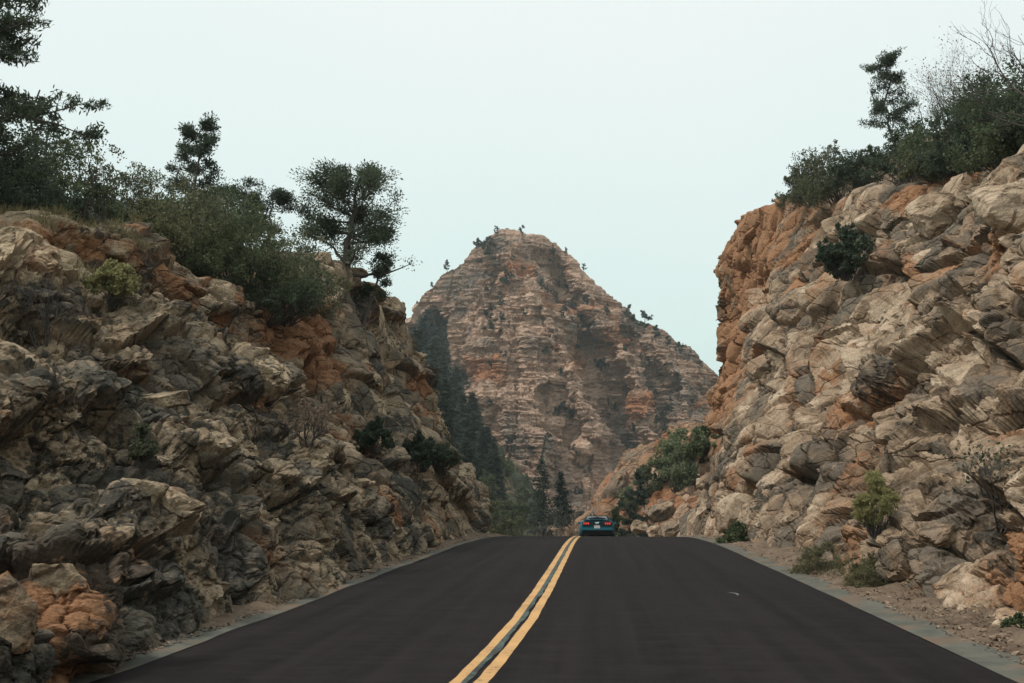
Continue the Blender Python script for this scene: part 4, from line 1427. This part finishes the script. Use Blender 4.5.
# crescent shaped pale mark on the asphalt
c0 = EYE + ray(735, 594) * (-1.6 / ray(735, 594)[2])
a = np.linspace(-.5, 1.5, 14)
wd = .05 * np.sin(np.linspace(.15, math.pi - .1, 14))
ci = np.stack((c0[0] - .10 + .11 * np.cos(a), c0[1] + .26 * np.sin(a) - .1), 1)
co = np.stack((c0[0] - .10 + (.11 + wd) * np.cos(a), c0[1] + (.26 + wd * 2) * np.sin(a) - .1), 1)
V = np.concatenate((np.c_[ci, np.full(14, .005)], np.c_[co, np.full(14, .005)]))
i = np.arange(13)
tag(obj('road_mark', make_mesh('road_mark', V, np.stack((i, i + 1, i + 15, i + 14), 1), simple('pale_mark', (.16, .17, .16), .8))), kind='structure')
print('stones', round(time.time() - T0, 1))


# ------------------------------------------------------------------ the car
def loft(rings, cap=True):
    rings = np.asarray(rings, float)
    n, m = rings.shape[:2]
    i = np.arange(n - 1)[:, None] * m
    j = np.arange(m)[None]
    q = np.stack((i + j, i + m + j, i + m + (j + 1) % m, i + (j + 1) % m), -1).reshape(-1, 4)
    V = rings.reshape(-1, 3)
    t = []
    if cap:
        c0, c1 = len(V), len(V) + 1
        V = np.concatenate((V, rings[0].mean(0)[None], rings[-1].mean(0)[None]))
        for k in range(m):
            t.append((c0, k, (k + 1) % m)); t.append((c1, (n - 1) * m + (k + 1) % m, (n - 1) * m + k))
    return V, q, np.array(t)


def cring(y, zb, zt, hw, ht, k=.35):
    """cross section: hw half width at the waist, ht at the top"""
    zm = zb + (zt - zb) * .55
    half = [(hw * .90, zb), (hw * .985, zb + (zm - zb) * .35), (hw, zm), (hw * .985, zm + (zt - zm) * .45), (ht + (hw - ht) * .45, zt - (zt - zm) * .12), (ht, zt)]
    pts = [(x, y, z) for x, z in half] + [(0, y, zt + .012)] + [(-x, y, z) for x, z in half[::-1]] + [(0, y, zb)]
    return pts


def build_car(loc):
    car = empty('car', loc, 0, 'dark teal blue two door sports car seen from behind, cresting the road', 'car')
    pt = NT('car_paint')
    pt.b.inputs['Coat Weight'].default_value = .25; pt.b.inputs['Coat Roughness'].default_value = .08
    pt.b.inputs['Metallic'].default_value = 0.0
    paintm = pt.done((.002, .125, .175), .45)
    blk = simple('car_black_trim', (.010, .012, .013), .9)
    blk.node_tree.nodes['Principled BSDF'].inputs['Specular IOR Level'].default_value = .08
    glass = simple('car_glass', (.02, .03, .03), .06, coat=.5)
    glass.node_tree.nodes['Principled BSDF'].inputs['Specular IOR Level'].default_value = 1.0
    red = simple('tail_light_red', (.55, .03, .02), .3, emit=(1, .12, .08), es=.25)
    white = simple('plate_white', (.62, .63, .60), .5)
    chrome = simple('badge_metal', (.75, .76, .76), .25, 1.0)
    rub = simple('tyre_rubber', (.02, .02, .02), .85)
    rimm = simple('wheel_alloy', (.22, .22, .23), .35, .9)
    # body: rear (y=0) to nose (y=4.78)
    V, q, t = loft([cring(y, zb, zt, hw, ht) for y, zb, zt, hw, ht in [
        (0.00, .42, .86, .80, .70), (.06, .30, .97, .86, .74), (.20, .26, 1.02, .915, .76), (.55, .22, 1.04, .945, .76), (1.0, .2, 1.0, .955, .78), (1.6, .19, .95, .945, .80),
        (2.4, .19, .93, .94, .80), (3.1, .19, .93, .94, .78), (3.8, .2, .88, .95, .74), (4.4, .22, .78, .91, .66), (4.70, .26, .68, .82, .56), (4.78, .34, .60, .70, .5)]])
    body = obj('body', make_mesh('body', V, [q, t], paintm, True), car)
    # cabin
    def kr(y, zb, zt, wb, wt): return [(wb, y, zb), (wb * .97 + wt * .03, y, zb + (zt - zb) * .3), (wt + (wb - wt) * .22, y, zb + (zt - zb) * .82), (wt * .92, y, zt), (0, y, zt + .02),
                                       (-wt * .92, y, zt), (-(wt + (wb - wt) * .22), y, zb + (zt - zb) * .82), (-(wb * .97 + wt * .03), y, zb + (zt - zb) * .3), (-wb, y, zb), (0, y, zb)]
    V, q, t = loft([kr(.58, .96, 1.02, .76, .72), (kr(.95, .95, 1.19, .79, .64)), kr(1.45, .94, 1.345, .82, .58), kr(2.0, .92, 1.38, .83, .57), kr(2.5, .92, 1.34, .83, .57), kr(3.0, .92, 1.12, .82, .64), kr(3.35, .90, .95, .80, .72)])
    obj('roof', make_mesh('roof', V, [q, t], blk, True), car)
    # rear window, just proud of the roof
    def quad(pts, name, mat, par, th=.012):
        P = np.array(pts, float)
        nrm = np.cross(P[1] - P[0], P[3] - P[0]); nrm /= np.linalg.norm(nrm)
        V = np.concatenate((P + nrm * th, P - nrm * th))
        return obj(name, make_mesh(name, V, [[(0, 1, 2, 3), (7, 6, 5, 4), (0, 4, 5, 1), (1, 5, 6, 2), (2, 6, 7, 3), (3, 7, 4, 0)]], mat), par)
    quad([(-.62, .70, 1.075), (.62, .70, 1.075), (.53, 1.22, 1.285), (-.53, 1.22, 1.285)], 'rear_window', glass, car)
    for s in (-1, 1):
        quad([(s * .80, 1.2, 1.0), (s * .83, 2.9, .98), (s * .655, 2.5, 1.28), (s * .65, 1.5, 1.28)][::s], 'side_window', glass, car)
    quad([(-.68, 3.20, 1.03), (.68, 3.20, 1.03), (.56, 2.58, 1.335), (-.56, 2.58, 1.335)], 'windscreen', glass, car)
    # rear fascia
    mb = MB(); mb.box((0, -.015, .835), (1.62, .05, .215)); obj('rear_panel', mb.mesh('rear_panel', simple('car_dark_panel', (.006, .02, .026), .35)), car)
    mb = MB(); mb.box((0, .10, 1.055), (1.46, .22, .03), (R(-6), 0, 0)); obj('spoiler', mb.mesh('spoiler', paintm), car)
    mb = MB(); mb.box((0, .02, .36), (1.62, .16, .25)); mb.box((0, -.04, .27), (1.1, .06, .05)); obj('diffuser', mb.mesh('diffuser', blk), car)
    mb = MB(); mb.box((0, -.03, .56), (1.70, .08, .14)); obj('rear_bumper', mb.mesh('rear_bumper', paintm), car)
    for s in (-1, 1):
        mb = MB(); mb.box((s * .59, -.044, .85), (.36, .016, .135))
        tl = obj('tail_light', mb.mesh('tail_light', blk), car)
        for k in range(3):
            m2 = MB(); m2.box((s * (.475 + .115 * k), -.058, .85), (.08, .016, .115), (0, R(s * 8), 0))
            obj('light_bar', m2.mesh('light_bar', red), tl)
        mb = MB(); mb.tube(np.array([(s * .55, -.03, .30), (s * .55, .25, .30)]), .05, 12); obj('exhaust_pipe', mb.mesh('exhaust_pipe', chrome), car)
        mb = MB(); mb.box((s * 1.02, 2.62, 1.0), (.16, .10, .12)); mb.box((s * .92, 2.62, .97), (.12, .05, .04)); obj('side_mirror', mb.mesh('side_mirror', paintm), car)
        for yw in (.92, 3.64):
            a = np.linspace(0, 2 * math.pi, 25)[:-1]
            prof = [(.12, .20), (.12, .30), (.09, .335), (-.09, .335), (-.12, .30), (-.12, .20)]
            rings = np.array([[(s * .84 + w_, yw + r_ * math.cos(t_), .335 + r_ * math.sin(t_)) for t_ in a] for w_, r_ in prof])
            V, q, t = loft(rings, False)
            wh = obj('wheel', make_mesh('wheel', V, [q], rub, True), car)
            m2 = MB()
            for k in range(5):
                a_ = 2 * math.pi * k / 5
                m2.box((s * .93, yw + .11 * math.cos(a_), .335 + .11 * math.sin(a_)), (.03, .2, .05), (a_, 0, 0))
            m2.tube(np.array([(s * .80, yw, .335), (s * .94, yw, .335)]), .05, 10)
            m2.tube(np.array([(s * .75 + s * .17 * f, yw, .335) for f in (0, 1)]), .205, 20)
            obj('rim', m2.mesh('rim', rimm), wh)
    # licence plate with illegible dark characters and the chrome emblem
    mb = MB(); mb.box((0, -.075, .665), (.32, .015, .16)); pl = obj('licence_plate', mb.mesh('licence_plate', white), car)
    # emblem: a small running animal outline
    hp = [(-.13, .035), (-.07, .05), (.02, .045), (.07, .075), (.11, .07), (.12, .05), (.08, .035), (.06, .01), (.09, -.05), (.07, -.052), (.035, -.005), (-.02, -.008), (-.05, -.055), (-.07, -.05), (-.045, .0), (-.07, .022), (-.12, .015)]
    P = np.array([(x, -.05, .865 + z) for x, z in hp])
    m = len(P)
    V = np.concatenate((P, P + np.array((0, .008, 0))))
    me = bpy.data.meshes.new('badge')
    me.from_pydata(V.tolist(), [], [list(range(m)), list(range(2 * m - 1, m - 1, -1))] + [[k, m + k, m + (k + 1) % m, (k + 1) % m] for k in range(m)])
    me.materials.append(chrome)
    obj('badge', me, car)
    return car


cx = at_y(597, 525, 56.0)[0]
car = build_car((cx, 56.0, float(road_z(56.0)) + .0))
car.rotation_euler = (math.atan(-2 * KA * (58.3 - S0)), 0, 0)

# ------------------------------------------------------------------ light
SUN_EL, SUN_AZ = R(58), R(247)     # azimuth clockwise from +Y: behind on the left
sd_ = np.array((math.sin(SUN_AZ) * math.cos(SUN_EL), math.cos(SUN_AZ) * math.cos(SUN_EL), math.sin(SUN_EL)))
sl = bpy.data.lights.new('sun', 'SUN')
sl.energy, sl.angle, sl.color = 1.5, R(11), (1.0, .94, .86)
so = bpy.data.objects.new('sun', sl); COL.objects.link(so)
so.rotation_euler = Vector(sd_).to_track_quat('Z', 'Y').to_euler()

wd_ = bpy.data.worlds.new('World'); SC.world = wd_
wd_.use_nodes = True
nt = wd_.node_tree
bg = nt.nodes['Background']
sky = nt.nodes.new('ShaderNodeTexSky'); sky.sky_type = 'NISHITA'; sky.sun_disc = False
sky.sun_elevation, sky.sun_rotation = SUN_EL, SUN_AZ
sky.air_density, sky.dust_density = 1.0, 3.0
tc = nt.nodes.new('ShaderNodeTexCoord')
sep = nt.nodes.new('ShaderNodeSeparateXYZ'); nt.links.new(tc.outputs['Generated'], sep.inputs[0])
nz = nt.nodes.new('ShaderNodeTexNoise'); nz.inputs['Scale'].default_value = 1.6; nz.inputs['Detail'].default_value = 5
nt.links.new(tc.outputs['Generated'], nz.inputs['Vector'])
ad = nt.nodes.new('ShaderNodeMath'); ad.operation = 'MULTIPLY_ADD'
nt.links.new(nz.outputs['Fac'], ad.inputs[0]); ad.inputs[1].default_value = .42
nt.links.new(sep.outputs['Z'], ad.inputs[2])
rp = nt.nodes.new('ShaderNodeValToRGB'); nt.links.new(ad.outputs[0], rp.inputs[0])
e = rp.color_ramp.elements
e[0].position, e[0].color = .20, (5.9, 7.75, 7.3, 1)
e[1].position, e[1].color = .74, (7.75, 8.3, 8.15, 1)
mx = nt.nodes.new('ShaderNodeMix'); mx.data_type = 'RGBA'; mx.inputs[0].default_value = .93
nt.links.new(sky.outputs[0], mx.inputs[6]); nt.links.new(rp.outputs[0], mx.inputs[7])
nt.links.new(mx.outputs[2], bg.inputs['Color'])
bg.inputs['Strength'].default_value = .0785

# thin air: one even box of haze round everything
mb = MB(); mb.box((0, 550, 41), (1840, 1940, 138))
hz = bpy.data.materials.new('haze'); hz.use_nodes = True
ht = hz.node_tree; ht.nodes.clear()
ho = ht.nodes.new('ShaderNodeOutputMaterial'); hv = ht.nodes.new('ShaderNodeVolumePrincipled')
hv.inputs['Color'].default_value = (.80, .90, .90, 1); hv.inputs['Density'].default_value = .00030
hv.inputs['Anisotropy'].default_value = .2
ht.links.new(hv.outputs[0], ho.inputs['Volume'])
tag(obj('haze', mb.mesh('haze', hz)), kind='stuff')

SC.view_settings.view_transform = 'Standard'
SC.view_settings.look = 'None'
SC.view_settings.exposure = 0.62
SC.view_settings.gamma = 1
try:
    SC.cycles.max_bounces = 6; SC.cycles.diffuse_bounces = 2; SC.cycles.use_denoising = True
    SC.cycles.use_adaptive_sampling = True
except Exception:
    pass
print('done', round(time.time() - T0, 1))
